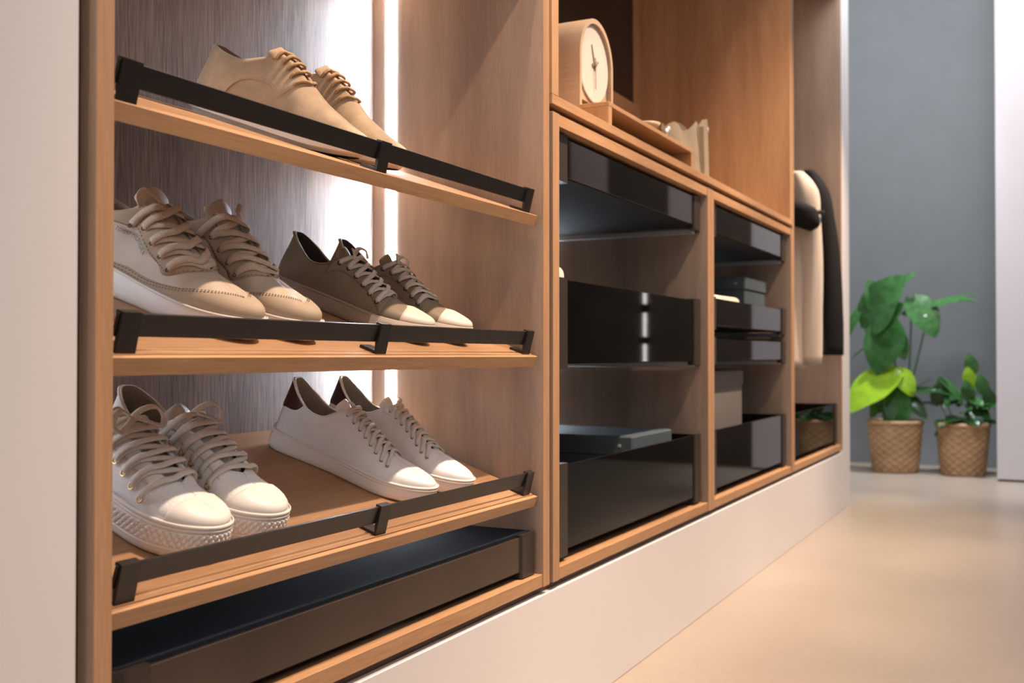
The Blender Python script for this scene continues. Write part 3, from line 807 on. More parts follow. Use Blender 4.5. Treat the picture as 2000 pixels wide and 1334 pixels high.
# ---- pair 2 right: olive brown low sneakers with cream rubber toes
OLIVE = dict(L=.296, W=.100, toe_narrow=.94, inset=.0035, spring=.008,
    sole=[(0, .033), (.3, .030), (.6, .028), (.8, .028), (1, .028)],
    top=[(.03, 0, .106), (.06, .016, .105), (.13, .029, .092), (.23, .033, .074), (.32, .029, .077), (.41, .021, .098)],
    face=[(.50, .017, .088), (.60, .014, .072)], throat=(.70, .011, .058), ridge=[(.76, .053), (.83, .048), (.89, .042)], eyes=((.66, .43), (.40, .82)),
    flat=FLAT, bulge=[(0, .002), (.2, .004), (.5, .003), (.75, .005), (1, .006)], rise=[(0, .4), (.3, .45), (.6, .5), (.8, .65), (1, .75)])
def make_olive(right, label, k, heel, toe):
    root = tag(empty('sneaker'), label, 'shoe', 'olive sneakers on the middle shelf'); sh = Shoe(OLIVE, right)
    base_parts(sh, root, [M['olive'], M['olive_lining']], M['taupe_sole'], M['olive_lining'])
    # cream rubber bumper round the toe
    v, f = sh.band((.66, 1), .02, .98, .0016, .0012); obj('toe_bumper', v, f, M['rubber_cream'], root, True)
    v, f = sh.band((.10, .66), .86, .99, .0016, .0010); obj('foxing_stripe', v, f, M['taupe_sole'], root, True)
    v, f = sh.wrap_patch(toe_cap_uv(sh, .80, 1.0, .06), .0022, 26, 12); obj('toe_cap', v, f, M['rubber_cream'], root, True)
    for sd in (0, 1):
        ut = sh.u_at(sd, .745*sh.L)
        def es(a, b, ut=ut):
            u = lerp(.36-.0*b, ut, a); lo = interp([(0, .62), (.4, .58), (.75, .50), (.9, .30), (1, .05)], a); return u-.02*(1-b)*(1-a), lerp(lo, .99, b)
        v, f = sh.patch(sd, es, .0016, 26, 8); obj('eyestay', v, f, M['olive'], root, True)
        v, f = sh.stitches(sd, [es(a, .05) for a in (0, .2, .4, .6, .8, 1)], 36, .0022, .0008); obj('stitching', v, f, M['taupe_sole'], root)
        P = sh.line(sd, [(0.0, .985), (.1, .985), (.2, .985), (.3, .985), (.38, .985)], .0015, 30); v, f = sweep(P, Vector((0, 0, 1)), .0035, .003, 6); obj('collar_binding', v, f, M['olive'], root, True)
    v, f = sh.tongue(.020, .050, -.003); obj('tongue', v, f, M['olive'], root, True)
    bow = [[(0, 0, 0), (.012, .002, .008), (.022, -.006, .010), (.024, -.014, .002)], [(0, 0, 0), (-.010, .004, .010), (-.020, -.004, .012), (-.022, -.014, .004)]]
    v, f = sh.laces(6, 'cross', .0088, .0026, .0028, 6, bow); obj('laces', v, f, M['lace_pale'], root, True)
    for row in sh.eyelet_pts(6):
        for p, n in row: eyelet_ring(p+n*.0012, n, .0032, .0010, root, M['olive_lining'], 10)
    place_shoe(root, k, heel, toe); return root
make_olive(True, 'olive brown sneaker with cream toe beside the beige sneakers', 2, (1.439, .344), (1.487, .050))
make_olive(False, 'olive brown sneaker with cream toe next to the light strip', 2, (1.567, .344), (1.619, .050))

# ---- pair 3 left: white canvas platform sneakers with brass eyelets
CANVAS = dict(L=.296, W=.106, toe_narrow=1.0, inset=.0045, spring=.006,
    sole=[(0, .047), (.3, .045), (.6, .043), (1, .043)],
    top=[(.03, 0, .120), (.06, .017, .119), (.13, .030, .108), (.23, .034, .093), (.32, .030, .095), (.40, .024, .114)],
    face=[(.50, .024, .107), (.62, .021, .092)], throat=(.73, .015, .077), ridge=[(.78, .071), (.84, .065), (.89, .059)], eyes=((.66, .25), (.37, .62)),
    flat=FLAT, bulge=[(0, .002), (.2, .004), (.5, .003), (.75, .005), (1, .006)], rise=[(0, .4), (.3, .45), (.6, .5), (.8, .65), (1, .75)])
def make_canvas(right, label, k, heel, toe, bow):
    root = tag(empty('sneaker'), label, 'shoe', 'white canvas platform sneakers on the lowest shelf'); sh = Shoe(CANVAS, right)
    base_parts(sh, root, [M['canvas_white'], M['grey_lining']], M['rubber_white'], M['grey_lining'])
    v, f = sh.knurl(.54, .30, .80, .0022); obj('toe_bumper', v, f, M['rubber_white'], root, True)
    for z0, z1 in ((.80, .90), (.90, 1.02), (.22, .30)):
        v, f = sh.band((0, 1), z0, z1, .0018, .0012); obj('foxing_stripe', v, f, M['rubber_white'], root, True)
    v, f = sh.wrap_patch(toe_cap_uv(sh, .77, 1.0, .10), .0024, 26, 12); obj('toe_cap', v, f, M['rubber_white'], root, True)
    for sd in (0, 1):
        ut = sh.u_at(sd, .72*sh.L)
        def es(a, b, ut=ut):
            u = lerp(.33, ut, a); lo = interp([(0, .66), (.4, .60), (.75, .56), (1, .50)], a); return u, lerp(lo, .99, b)
        v, f = sh.patch(sd, es, .0016, 26, 8); obj('eyestay', v, f, M['canvas_white'], root, True)
        for q in (.05, .12):
            v, f = sh.stitches(sd, [es(a, q) for a in (0, .2, .4, .6, .8, 1)], 40, .0020, .0007); obj('stitching', v, f, M['white_lace'], root)
        P = sh.line(sd, [(0.0, .985), (.1, .985), (.2, .985), (.3, .985), (.36, .985)], .0012, 30); v, f = sweep(P, Vector((0, 0, 1)), .0035, .003, 6); obj('collar_binding', v, f, M['canvas_white'], root, True)
    v, f = sh.tongue(.024, .060, -.003); obj('tongue', v, f, M['silver_tongue'], root, True)
    v, f = sh.laces(6, 'ladder', .0088, .0032, .0050, 8, bow); obj('laces', v, f, M['white_lace'], root, True)
    for row in sh.eyelet_pts(6):
        for p, n in row: eyelet_ring(p+n*.0014, n, .0042, .0012, root, M['gold'], 14)
    place_shoe(root, k, heel, toe); return root
BOW = [[(0, 0, 0), (.016, .002, .010), (.034, -.002, .016), (.046, -.012, .008), (.040, -.022, .000), (.020, -.014, .004), (.004, -.004, .004)],
       [(0, 0, 0), (-.016, .004, .010), (-.036, .002, .014), (-.044, -.010, .006), (-.034, -.020, .002), (-.014, -.012, .004), (-.004, -.004, .004)]]
make_canvas(True, 'white canvas platform sneaker with brass eyelets beside the cabinet side', 3, (.962, .340), (.980, .046), BOW)
make_canvas(False, 'white canvas platform sneaker with brass eyelets, inner one of its pair', 3, (1.058, .340), (1.100, .046), BOW[:1])

# ---- pair 3 right: white leather sneakers with burgundy heel tabs
COURT = dict(L=.300, W=.102, toe_narrow=.90, inset=.004, spring=.007,
    sole=[(0, .035), (.3, .031), (.6, .028), (1, .027)],
    top=[(.025, 0, .121), (.05, .016, .1195), (.12, .029, .103), (.21, .034, .087), (.30, .031, .086), (.40, .020, .106)],
    face=[(.49, .015, .095), (.60, .012, .077)], throat=(.70, .009, .060), ridge=[(.76, .054), (.83, .048), (.89, .041)], eyes=((.70, .47), (.42, .90)),
    flat=FLAT, bulge=[(0, .002), (.2, .004), (.5, .003), (.75, .005), (1, .006)], rise=[(0, .4), (.3, .45), (.6, .5), (.8, .65), (1, .75)])
def make_court(right, label, k, heel, toe):
    root = tag(empty('sneaker'), label, 'shoe', 'white leather sneakers on the lowest shelf'); sh = Shoe(COURT, right)
    base_parts(sh, root, [M['white_leather'], M['grey_lining']], M['rubber_white'], M['grey_lining'])
    v, f = sh.band((0, 1), .88, 1.01, .0014, .0010); obj('foxing_stripe', v, f, M['rubber_white'], root, True)
    v, f = sh.band((.45, 1), .72, .86, .0014, .0010); obj('foxing_stripe', v, f, M['rubber_white'], root, True)
    for sd in (0, 1):
        v, f = sh.patch(sd, lambda a, b: (lerp(0, .205, a), lerp(interp([(0, .44), (.3, .45), (.6, .54), (.88, .74), (1, .94)], a), 1.0, b)), .0018, 16, 8); obj('heel_tab', v, f, M['burgundy'], root, True)
        v, f = sh.stitches(sd, [(.385, .98), (.42, .80), (.50, .62), (.60, .52), (.68, .40)], 40, .0010, .0007); obj('stitching', v, f, M['white_lace'], root)
        v, f = sh.stitches(sd, [(.72, 0.04), (.74, .3), (.765, .55), (.77, .8)], 26, .0010, .0007); obj('stitching', v, f, M['white_lace'], root)
        P = sh.line(sd, [(0.0, .99), (.1, .99), (.2, .99), (.3, .99), (.36, .99)], .0008, 30); v, f = sweep(P, Vector((0, 0, 1)), .0028, .0024, 6); obj('collar_binding', v, f, M['white_leather'], root, True)
    v, f = sh.tongue(.020, .050, -.003); obj('tongue', v, f, M['white_leather'], root, True)
    v, f = sh.laces(8, 'ladder', .0074, .0024, .0030, 6, [[(0, 0, 0), (.010, .002, .006), (.016, .010, .004)]]); obj('laces', v, f, M['white_lace'], root, True)
    for row in sh.eyelet_pts(8):
        for p, n in row: eyelet_ring(p+n*.0006, n, .0020, .0006, root, M['print_dark'], 8)
    place_shoe(root, k, heel, toe); return root
make_court(True, 'white leather sneaker with burgundy heel tab, on the canvas sneakers side of its pair', 3, (1.438, .346), (1.498, .047))
make_court(False, 'white leather sneaker with burgundy heel tab next to the light strip', 3, (1.568, .346), (1.626, .047))
# ------------------------------------------------------------------ things on the worktop
M['clock_wood'] = wood('pale_beech', 'y', (0.42, 0.29, 0.185), (0.54, 0.39, 0.26), 0.4)
M['dial'] = plain('cream_dial', (0.62, 0.55, 0.48), 0.5, namp=0.01)
M['hand'] = plain('grey_brown_hand', (0.30, 0.23, 0.17), 0.4)
WTZ = 1.2195
def arch(cx, r, zc, z0, n=28, inner=False):
    return [(cx-r, z0)]+[(cx-r*math.cos(PI*i/n), zc+r*math.sin(PI*i/n)) for i in range(n+1)]+[(cx+r, z0)]
def arch_shell(name, root, cx, ro, ri, zc, z0, y0, y1, mat):
    A = arch(cx, ro, zc, z0); B = arch(cx, ri, zc, z0); n = len(A); V = []; F = []
    for y in (y0, y1):
        V += [(x, y, z) for x, z in A]; V += [(x, y, z) for x, z in B]
    a, b, c, d = 0, n, 2*n, 3*n
    for i in range(n-1):
        F += [(a+i, a+i+1, b+i+1, b+i), (c+i, c+i+1, d+i+1, d+i), (a+i, a+i+1, c+i+1, c+i), (b+i, b+i+1, d+i+1, d+i)]
    for i in (0, n-1): F.append((a+i, b+i, d+i, c+i))
    o = obj(name, V, F, mat, root); autosmooth(o, 30); return o
ck = tag(empty('table_clock', (2.285, 0.08, WTZ)), 'pale wooden arched table clock with a round cream dial', 'clock')
R_ = 0.101; ZC = 1.392-WTZ
arch_shell('case', ck, 0, R_, R_-.011, ZC, 0.0, 0.0, 0.135, M['clock_wood'])
v, f = lathe([(0.0005, 0), (.0895, 0), (.0895, .10), (0.0005, .10)], 48)
obj('back_block', [(x, .118-z*1.08+.010, y+ZC) for x, y, z in v], f, M['clock_wood'], ck)
V = []; F = []
prof = [(-R_+.011, .078)]+[(R_-.011, .078)]+[((R_-.011)*math.cos(PI*i/24), ZC+(R_-.011)*math.sin(PI*i/24)) for i in range(25)]
prism('face_board', ck, prof, 'y', .012, .122, M['clock_wood'])
v, f = lathe([(0.0005, 0), (.090, 0), (.0905, .003), (.088, .004), (0.0005, .004)], 56)
obj('dial', [(x, .0115-z, y+ZC) for x, y, z in v], f, M['dial'], ck)
def hand(ang, ln, w, y):
    c, s_ = math.cos(ang), math.sin(ang); P = [(-.014, -w), (ln, -w*.5), (ln, w*.5), (-.014, w)]
    V = []
    for yy in (y, y-.0015):
        for a, b in P: V.append((a*c-b*s_, yy, ZC+a*s_+b*c))
    return obj('hand', V, [(0, 1, 2, 3), (7, 6, 5, 4)]+[(i, (i+1) % 4, 4+(i+1) % 4, 4+i) for i in range(4)], M['hand'], ck)
hand(math.radians(112), .045, .0022, .0065); hand(math.radians(20), .022, .004, .0055); hand(math.radians(-88), .060, .0014, .0045)
v, f = lathe([(0.0003, 0), (.007, 0), (.007, .004), (0.0003, .005)], 16); obj('hand_hub', [(x, .0055-z, y+ZC) for x, y, z in v], f, M['hand'], ck)

rs = tag(empty('tray_riser', (2.16, 0.002, WTZ)), 'low oak riser open at the front standing on the worktop edge by the clock', 'riser')
bx('top_board', rs, 2.160, 2.790, 0.002, 0.072, WTZ+.040, WTZ+.050, M['oak_x'], 0.0008)
bx('end_board', rs, 2.160, 2.180, 0.002, 0.072, WTZ, WTZ+.040, M['oak_z'], 0.0008)
bx('end_board', rs, 2.764, 2.790, 0.002, 0.072, WTZ, WTZ+.040, M['oak_z'], 0.0008)
bx('back_board', rs, 2.180, 2.764, 0.064, 0.072, WTZ, WTZ+.040, M['oak_shade'], 0)
dz = WTZ+.050
v, f = lathe([(.004, 0), (.016, 0), (.030, .010), (.036, .020), (.034, .020), (.028, .012), (.004, .004)], 28)
tag(obj('wooden_dish', v, f, M['clock_wood'], None, True, (2.50, 0.037, dz)), 'small pale wooden dish on the oak riser', 'dish')

# handbag pouch
M['bag'] = plain('grey_beige_leather', (0.25, 0.20, 0.14), 0.5, nscale=20, namp=0.10, bumps=(200, 0.15))
bag = tag(empty('clutch_bag', (3.135, 0.15, WTZ)), 'grey beige leather pouch bag with silver snaps behind the riser', 'bag')
V = []; F = []; n = 26; rows = 9
def bag_top(x): return .195+.20*x+.014*math.sin(x*34+1)
for lay in (0, 1):
    for i in range(n+1):
        t = -1+2*i/n
        for j in range(rows):
            h = j/(rows-1); wx = lerp(.165, .225, h); x = t*wx
            th = (.045*(1-abs(t)**2.4)+.004)*lerp(1, .55, h)*(1+.20*math.sin(t*9+h*2))
            V.append((x, (-th if lay == 0 else th)-.015*h, h*bag_top(x)))
m_ = (n+1)*rows
for lay in (0, 1):
    for i in range(n):
        for j in range(rows-1): F.append((lay*m_+i*rows+j, lay*m_+(i+1)*rows+j, lay*m_+(i+1)*rows+j+1, lay*m_+i*rows+j+1))
for j in range(rows-1):
    for i in (0, n): F.append((i*rows+j, i*rows+j+1, m_+i*rows+j+1, m_+i*rows+j))
for i in range(n): F.append((i*rows, (i+1)*rows, m_+(i+1)*rows, m_+i*rows))
obj('body', V, F, M['bag'], bag, True)
prism('flap', bag, [(.02, .195), (.05, .222), (.062, .224), (.085, .0), (.035, .0)], 'y', -.066, -.052, M['bag'])
for sx, sz in ((-.20, .140), (.205, .222), (-.185, .150)):
    v, f = lathe([(.001, -.004), (.009, -.003), (.011, 0), (.009, .004), (.001, .006)], 14)
    obj('snap', [(x+sx, -.022-z, y+sz) for x, y, z in v], f, M['silver'], bag, True)

# ------------------------------------------------------------------ things in the drawers
M['box_blue'] = plain('blue_grey_card', (0.060, 0.082, 0.098), 0.7, nscale=60, namp=0.08)
M['box_grey'] = plain('grey_taupe_card', (0.13, 0.115, 0.105), 0.7, nscale=60, namp=0.08)
M['towel_cream'] = plain('cream_cotton', (0.72, 0.60, 0.48), 0.95, spec=0.1, nscale=200, namp=0.10, bumps=(500, 0.5), sheen=0.2)
M['towel_beige'] = plain('beige_cotton', (0.34, 0.26, 0.19), 0.95, spec=0.1, nscale=160, namp=0.12, bumps=(420, 0.5), sheen=0.2)
def lid_box(label, x0, x1, y0, y1, z0, z1, mat, lid=.05, knob=True):
    t = tag(empty('storage_box', (x0, y0, z0)), label, 'box')
    bx('body', t, x0+.004, x1-.004, y0+.004, y1-.004, z0, z1-.01, mat, 0.003)
    bx('lid', t, x0, x1, y0, y1, z1-lid, z1, mat, 0.004)
    if knob: bx('corner_stud', t, x0-.002, x0+.002, y0+.030, y0+.038, z1-lid*.5-.004, z1-lid*.5+.004, M['silver'], 0.001)
    return t
lid_box('flat blue grey lidded box in the lowest drawer under the clock', 2.49, 2.80, .070, .46, .3315, .513, M['box_blue'])
lid_box('blue grey lidded box standing behind the folded cream cloth', 3.60, 3.90, .070, .42, .8090, .984, M['box_blue'], .045)
lid_box('tall grey taupe lidded box in the lowest drawer beside the clothes', 3.06, 3.53, .060, .40, .3315, .668, M['box_grey'], .05, False)
def folded(name, label, x0, x1, y0, y1, z0, z1, mat, layers, group=None):
    t = tag(empty(name, ((x0+x1)/2, y0, z0)), label, 'textile', group)
    h = (z1-z0)/layers
    for i in range(layers):
        j = .004*math.sin(i*2.1); bm = bmesh.new(); bmesh.ops.create_cube(bm, size=1)
        for v in bm.verts: v.co = Vector((v.co.x*(x1-x0), v.co.y*(y1-y0), v.co.z*h))
        bmesh.ops.bevel(bm, geom=bm.edges[:], offset=h*.42, segments=4, affect='EDGES', profile=.5)
        for v in bm.verts: v.co.z += .006*math.sin(v.co.x*14+i)*(1 if i == layers-1 else .2)*.5
        bm_obj('fold', bm, mat, t, True, Vector((j, (y1-y0)/2, h*(i+.5))))
    return t
folded('folded_towel', 'cream folded towels showing above the middle glass drawer under the clock', 1.93, 2.055, .055, .34, .7055, .905, M['towel_cream'], 4)
folded('folded_cloth', 'cream folded cloth lying in front of the blue grey box', 3.19, 3.50, .060, .36, .8090, .906, M['towel_cream'], 2)
folded('folded_sweater', 'beige folded sweater seen through the lowest smoked drawer under the clock', 1.965, 2.44, .060, .40, .3315, .428, M['towel_beige'], 2)
M['cloth_dark'] = plain('charcoal_cotton', (0.06, 0.052, 0.048), 0.95, nscale=160, namp=0.15)
M['cloth_mid'] = plain('brown_cotton', (0.17, 0.12, 0.09), 0.95, nscale=160, namp=0.15)
for i, (x, mt, lb) in enumerate(((2.56, 'cloth_mid', 'brown'), (2.66, 'box_grey', 'taupe'), (2.76, 'cloth_dark', 'charcoal'))):
    folded('folded_shirt', lb+' folded shirt standing on edge in the middle smoked drawer', x, x+.07, .06, .30, .7055, .84, M[mt], 1, 'folded shirts in the middle drawer')

# ------------------------------------------------------------------ hanging clothes
M['garment_cream'] = plain('cream_wool', (0.58, 0.48, 0.39), 0.9, spec=0.15, nscale=120, namp=0.06, bumps=(300, 0.3), sheen=0.25)
M['garment_black'] = plain('black_wool', (0.012, 0.011, 0.011), 0.85, spec=0.2, nscale=120, namp=0.15, bumps=(300, 0.3))
M['hanger_wood'] = wood('hanger_beech', 'y', (0.45, 0.27, 0.15), (0.56, 0.36, 0.22), 0.3)
RAILZ, RAILY = 1.70, 0.31
v, f = sweep([Vector((X4ai+.001, RAILY, RAILZ)), Vector((X4bi-.001, RAILY, RAILZ))], Vector((0, 0, 1)), .024, .024, 16)
w4 = wloc(u4); obj('clothes_rail', [q-w4 for q in v], f, M['black_metal'], u4, True)
def hanger(x, label):
    t = tag(empty('coat_hanger', (x, RAILY, RAILZ)), label, 'hanger', 'coat hangers on the rail')
    P = smooth_path([Vector((0, y, z)) for y, z in ((-.20, -.20), (-.10, -.145), (-.03, -.115), (0, -.108), (.03, -.115), (.10, -.145), (.20, -.20))], 25)
    v, f = sweep(P, Vector((0, 0, 1)), .030, .014, 8); obj('shoulder_bar', v, f, M['hanger_wood'], t, True)
    P = smooth_path([Vector((0, y, z)) for y, z in ((0, -.108), (0, -.05), (0.006, -.02), (.017, -.002), (.012, .012), (0, .0155), (-.012, .011), (-.016, 0))], 24)
    v, f = sweep(P, Vector((1, 0, 0)), .004, .004, 8); obj('hook', v, f, M['silver'], t, True)
def garment(name, label, x, mat, ztop, zbot, yfront, thick, fold, cat):
    """hanging coat body: thin along the rail, wide across it, with folds"""
    t = tag(empty(name, (x, RAILY, zbot)), label, cat); V = []; F = []; n = 44; rows = 30
    H = ztop-zbot
    for j in range(rows):
        h = j/(rows-1); z = h*H
        a = RAILY-yfront
        if h > .62: a *= max(.10, (1-((h-.62)/.38)**2.6))**.85
        th = thick*(1-.35*h)*(1 if h < .9 else max(.35, 1-(h-.9)*6))
        for i in range(n):
            an = 2*PI*i/n; c, s_ = math.cos(an), math.sin(an)
            rp = 1+fold*math.sin(an*7+h*2.0)*(1-h*.55)
            ex = abs(s_)**.7*(1 if s_ >= 0 else -1)
            V.append((ex*th*rp, c*a*(1-.02*math.sin(h*9)), z+(.010*math.sin(an*5) if j == 0 else 0)))
    for j in range(rows-1):
        for i in range(n): F.append((j*n+i, j*n+(i+1) % n, (j+1)*n+(i+1) % n, (j+1)*n+i))
    F.append(tuple(range((rows-1)*n, rows*n))); F.append(tuple(range(n)))
    obj('body', V, F, mat, t, True)
    return t
def sleeve(t, pts, radii, mat, flat=.75):
    V = []; F = []; n = 18; C = [Vector(p) for p in pts]; N = 22
    C = smooth_path(C, N)
    for i, c in enumerate(C):
        r = interp([(k/(len(radii)-1), q) for k, q in enumerate(radii)], i/(N-1))
        for k in range(n):
            a = 2*PI*k/n; w = 1+.07*math.sin(a*4+i*.5)
            V.append(c+Vector((math.cos(a)*r*flat*w, math.sin(a)*r*w, 0)))
    for i in range(N-1):
        for k in range(n): F.append((i*n+k, i*n+(k+1) % n, (i+1)*n+(k+1) % n, (i+1)*n+k))
    F.append(tuple(range(n))); F.append(tuple(range((N-1)*n, N*n)))
    return obj('sleeve', V, F, mat, t, True)
hanger(4.66, 'wooden hanger carrying the cream coat'); hanger(4.96, 'wooden hanger carrying the black coat')
gc = garment('cream_coat', 'cream knitted coat hanging in the tall oak cabinet', 4.66, M['garment_cream'], 1.585, .665, .075, .075, .16, 'coat')
sleeve(gc, [(0, -.190, .845), (-.005, -.232, .75), (-.008, -.246, .58), (0, -.250, .30), (.0, -.255, .01)], [.03, .055, .055, .05, .046], M['garment_cream'])
gb = garment('black_coat', 'black wool coat hanging beside the white end panel', 4.96, M['garment_black'], 1.585, .80, .080, .065, .10, 'coat')
sleeve(gb, [(0, -.185, .765), (0, -.235, .66), (.0, -.262, .48), (0, -.280, .20), (.0, -.292, -.085)], [.022, .042, .05, .052, .050], M['garment_black'])
# black pouch on a strap over the cream coat
pb = tag(empty('belt_pouch', (4.60, .115, 1.295)), 'small black fabric pouch strapped over the cream coat', 'pouch')
V = []; F = []; n = 20; rows = 9
for j in range(rows):
    h = -1+2*j/(rows-1); k = (1-abs(h)**4)
    for i in range(n):
        a = 2*PI*i/n
        V.append((-.035+.040*math.sin(a)*(.25+.75*k), -.018+.095*math.cos(a)*(.55+.45*k)*(1-.12*h), .058*h+.045*(math.cos(a)+1)*.5))
for j in range(rows-1):
    for i in range(n): F.append((j*n+i, j*n+(i+1) % n, (j+1)*n+(i+1) % n, (j+1)*n+i))
F.append(tuple(range(n))); F.append(tuple(range((rows-1)*n, rows*n)))
obj('pouch_body', V, F, M['garment_black'], pb, True)
P = smooth_path([Vector(q) for q in ((-.03, -.10, .02), (.03, -.118, .028), (.09, -.110, .02), (.15, -.08, .015), (.20, -.05, .01))], 16)
v, f = sweep(P, Vector((0, 1, 0)), .022, .004, 6); obj('strap', v, f, M['garment_black'], pb, True)

# ------------------------------------------------------------------ plants
M['wicker'] = wood('woven_seagrass', 'x', (0.30, 0.17, 0.08), (0.52, 0.33, 0.18), 0.5, 0.7)
M['soil'] = plain('dark_soil', (0.025, 0.018, 0.012), 0.95, nscale=60, namp=0.5)
def leaf_mat(name, dark, light):
    m, nt, b = new_mat(name); v = mapped(nt, (1, 1, 1))
    nt.links.new(ramp(nt, noise(nt, v, 9, 3), [(0.3, dark), (0.7, light)]), b.inputs['Base Color'])
    b.inputs['Roughness'].default_value = 0.26
    b.inputs['Transmission Weight'].default_value = 0.0
    try: b.inputs['Subsurface Weight'].default_value = 0.0
    except Exception: pass
    tl = nt.nodes.new('ShaderNodeBsdfTranslucent'); tl.inputs[0].default_value = (light[0]*1.3, light[1]*1.3, light[2]*.7, 1)
    mx = nt.nodes.new('ShaderNodeMixShader'); mx.inputs[0].default_value = 0.25
    nt.links.new(b.outputs[0], mx.inputs[1]); nt.links.new(tl.outputs[0], mx.inputs[2]); nt.links.new(mx.outputs[0], nt.nodes['Material Output'].inputs[0])
    return m
M['leaf_mid'] = leaf_mat('leaf_mid_green', (0.028, 0.105, 0.030), (0.065, 0.20, 0.055))
M['leaf_dark'] = leaf_mat('leaf_dark_green', (0.012, 0.045, 0.012), (0.030, 0.10, 0.022))
M['leaf_lime'] = leaf_mat('leaf_lime_green', (0.22, 0.42, 0.015), (0.36, 0.60, 0.03))
M['stem'] = leaf_mat('leaf_stem_green', (0.04, 0.10, 0.03), (0.08, 0.18, 0.05))
def basket(label, loc, r0, r1, h):
    t = tag(empty('potted_plant', loc), label, 'plant')
    V = []; F = []; seg = 112; rows = 56; nk = 28
    for j in range(rows+1):
        z = h*j/rows; r = lerp(r0, r1, (j/rows)**.85); band = int(j/rows*14)
        fr = (j/rows*14) % 1
        for i in range(seg):
            a = 2*PI*i/seg
            d = .0042*math.sin(a*nk/2+PI*band)*abs(math.sin(PI*fr))**.6+.002*abs(math.sin(PI*fr))
            V.append(((r+d)*math.cos(a), (r+d)*math.sin(a), z))
    for j in range(rows):
        for i in range(seg): F.append((j*seg+i, j*seg+(i+1) % seg, (j+1)*seg+(i+1) % seg, (j+1)*seg+i))
    F.append(tuple(range(seg)))
    t_b = obj('basket', V, F, M['wicker'], t, True)
    V, F = [], []
    for i in range(72):
        a = 2*PI*i/72; c = Vector((r1*math.cos(a), r1*math.sin(a), h)); rd = Vector((math.cos(a), math.sin(a), 0))
        for k in range(8):
            b = 2*PI*k/8; V.append(c+rd*(.010*math.cos(b))+Vector((0, 0, .013*math.sin(b)))*(1+.2*math.sin(a*36)))
    for i in range(72):
        for k in range(8): F.append((i*8+k, ((i+1) % 72)*8+k, ((i+1) % 72)*8+(k+1) % 8, i*8+(k+1) % 8))
    obj('rim', V, F, M['wicker'], t_b, True)
    v, f = lathe([(.002, h-.04), (r1-.012, h-.04), (r1-.012, h-.03), (.002, h-.025)], 32); obj('soil', v, f, M['soil'], t)
    return t
PX = 6.91
pl = basket('tall broad-leaved green plant with a lime leaf in a woven basket', (PX, -.010, 0), .130, .160, .305)
bp = basket('low dark bushy plant with upright shoots in a woven basket', (PX, -.395, 0), .122, .150, .300)
def leaf_mesh(name, ln, w, mat, curl=.25, heart=.15, n=12):
    V = []; F = []; m = 6
    for i in range(n+1):
        t = i/n; hw = w/2*(math.sin(PI*min(1, t*.93+.07))**.62)*(1.10-.32*t)
        if t < .12: hw *= .55+t*3.7
        for j in range(m+1):
            q = -1+2*j/m; y = ln*t-heart*ln*abs(q)**1.5*(1-t)**6*.6
            V.append((q*hw, y, -curl*ln*t*t+.18*abs(q)**1.3*hw+.012*math.sin(t*12)*abs(q)))
    for i in range(n):
        for j in range(m): F.append((i*(m+1)+j, (i+1)*(m+1)+j, (i+1)*(m+1)+j+1, i*(m+1)+j+1))
    me = bpy.data.meshes.new(name); me.from_pydata(V, [], F); me.update(); me.materials.append(mat)
    for p in me.polygons: p.use_smooth = True
    return me
LM = {k: leaf_mesh('leaf', 1.0, .62, M['leaf_'+k], .28) for k in ('mid', 'dark', 'lime')}
LN = {k: leaf_mesh('leaf', 1.0, .36, M['leaf_'+k], .35) for k in ('mid', 'dark', 'lime')}
def add_leaf(root, me, base, tip, up=(0, 0, 1), wide=1.0):
    base, tip = Vector(base)+POTZ, Vector(tip)+POTZ; d = (tip-base); L_ = d.length; y = d.normalized(); u_ = Vector(up)
    x = y.cross(u_).normalized(); z = x.cross(y).normalized()
    o = bpy.data.objects.new('leaf', me); COL.objects.link(o); o.parent = root
    M4 = Matrix(((x.x, y.x, z.x, base.x), (x.y, y.y, z.y, base.y), (x.z, y.z, z.z, base.z), (0, 0, 0, 1)))
    o.matrix_local = M4 @ Matrix.Diagonal((L_*wide, L_, L_, 1)); return o
def stem(root, pts, r0=.007, r1=.004):
    P = smooth_path([Vector(p)+POTZ for p in pts], 14); V = []; F = []; n = 7
    for i, p in enumerate(P):
        r = lerp(r0, r1, i/13)
        for k in range(n):
            a = 2*PI*k/n; V.append(p+Vector((math.cos(a)*r, math.sin(a)*r, 0)))
    for i in range(13):
        for k in range(n): F.append((i*n+k, i*n+(k+1) % n, (i+1)*n+(k+1) % n, (i+1)*n+k))
    obj('stem', V, F, M['stem'], root, True)
POTZ = Vector((0, 0, .265))
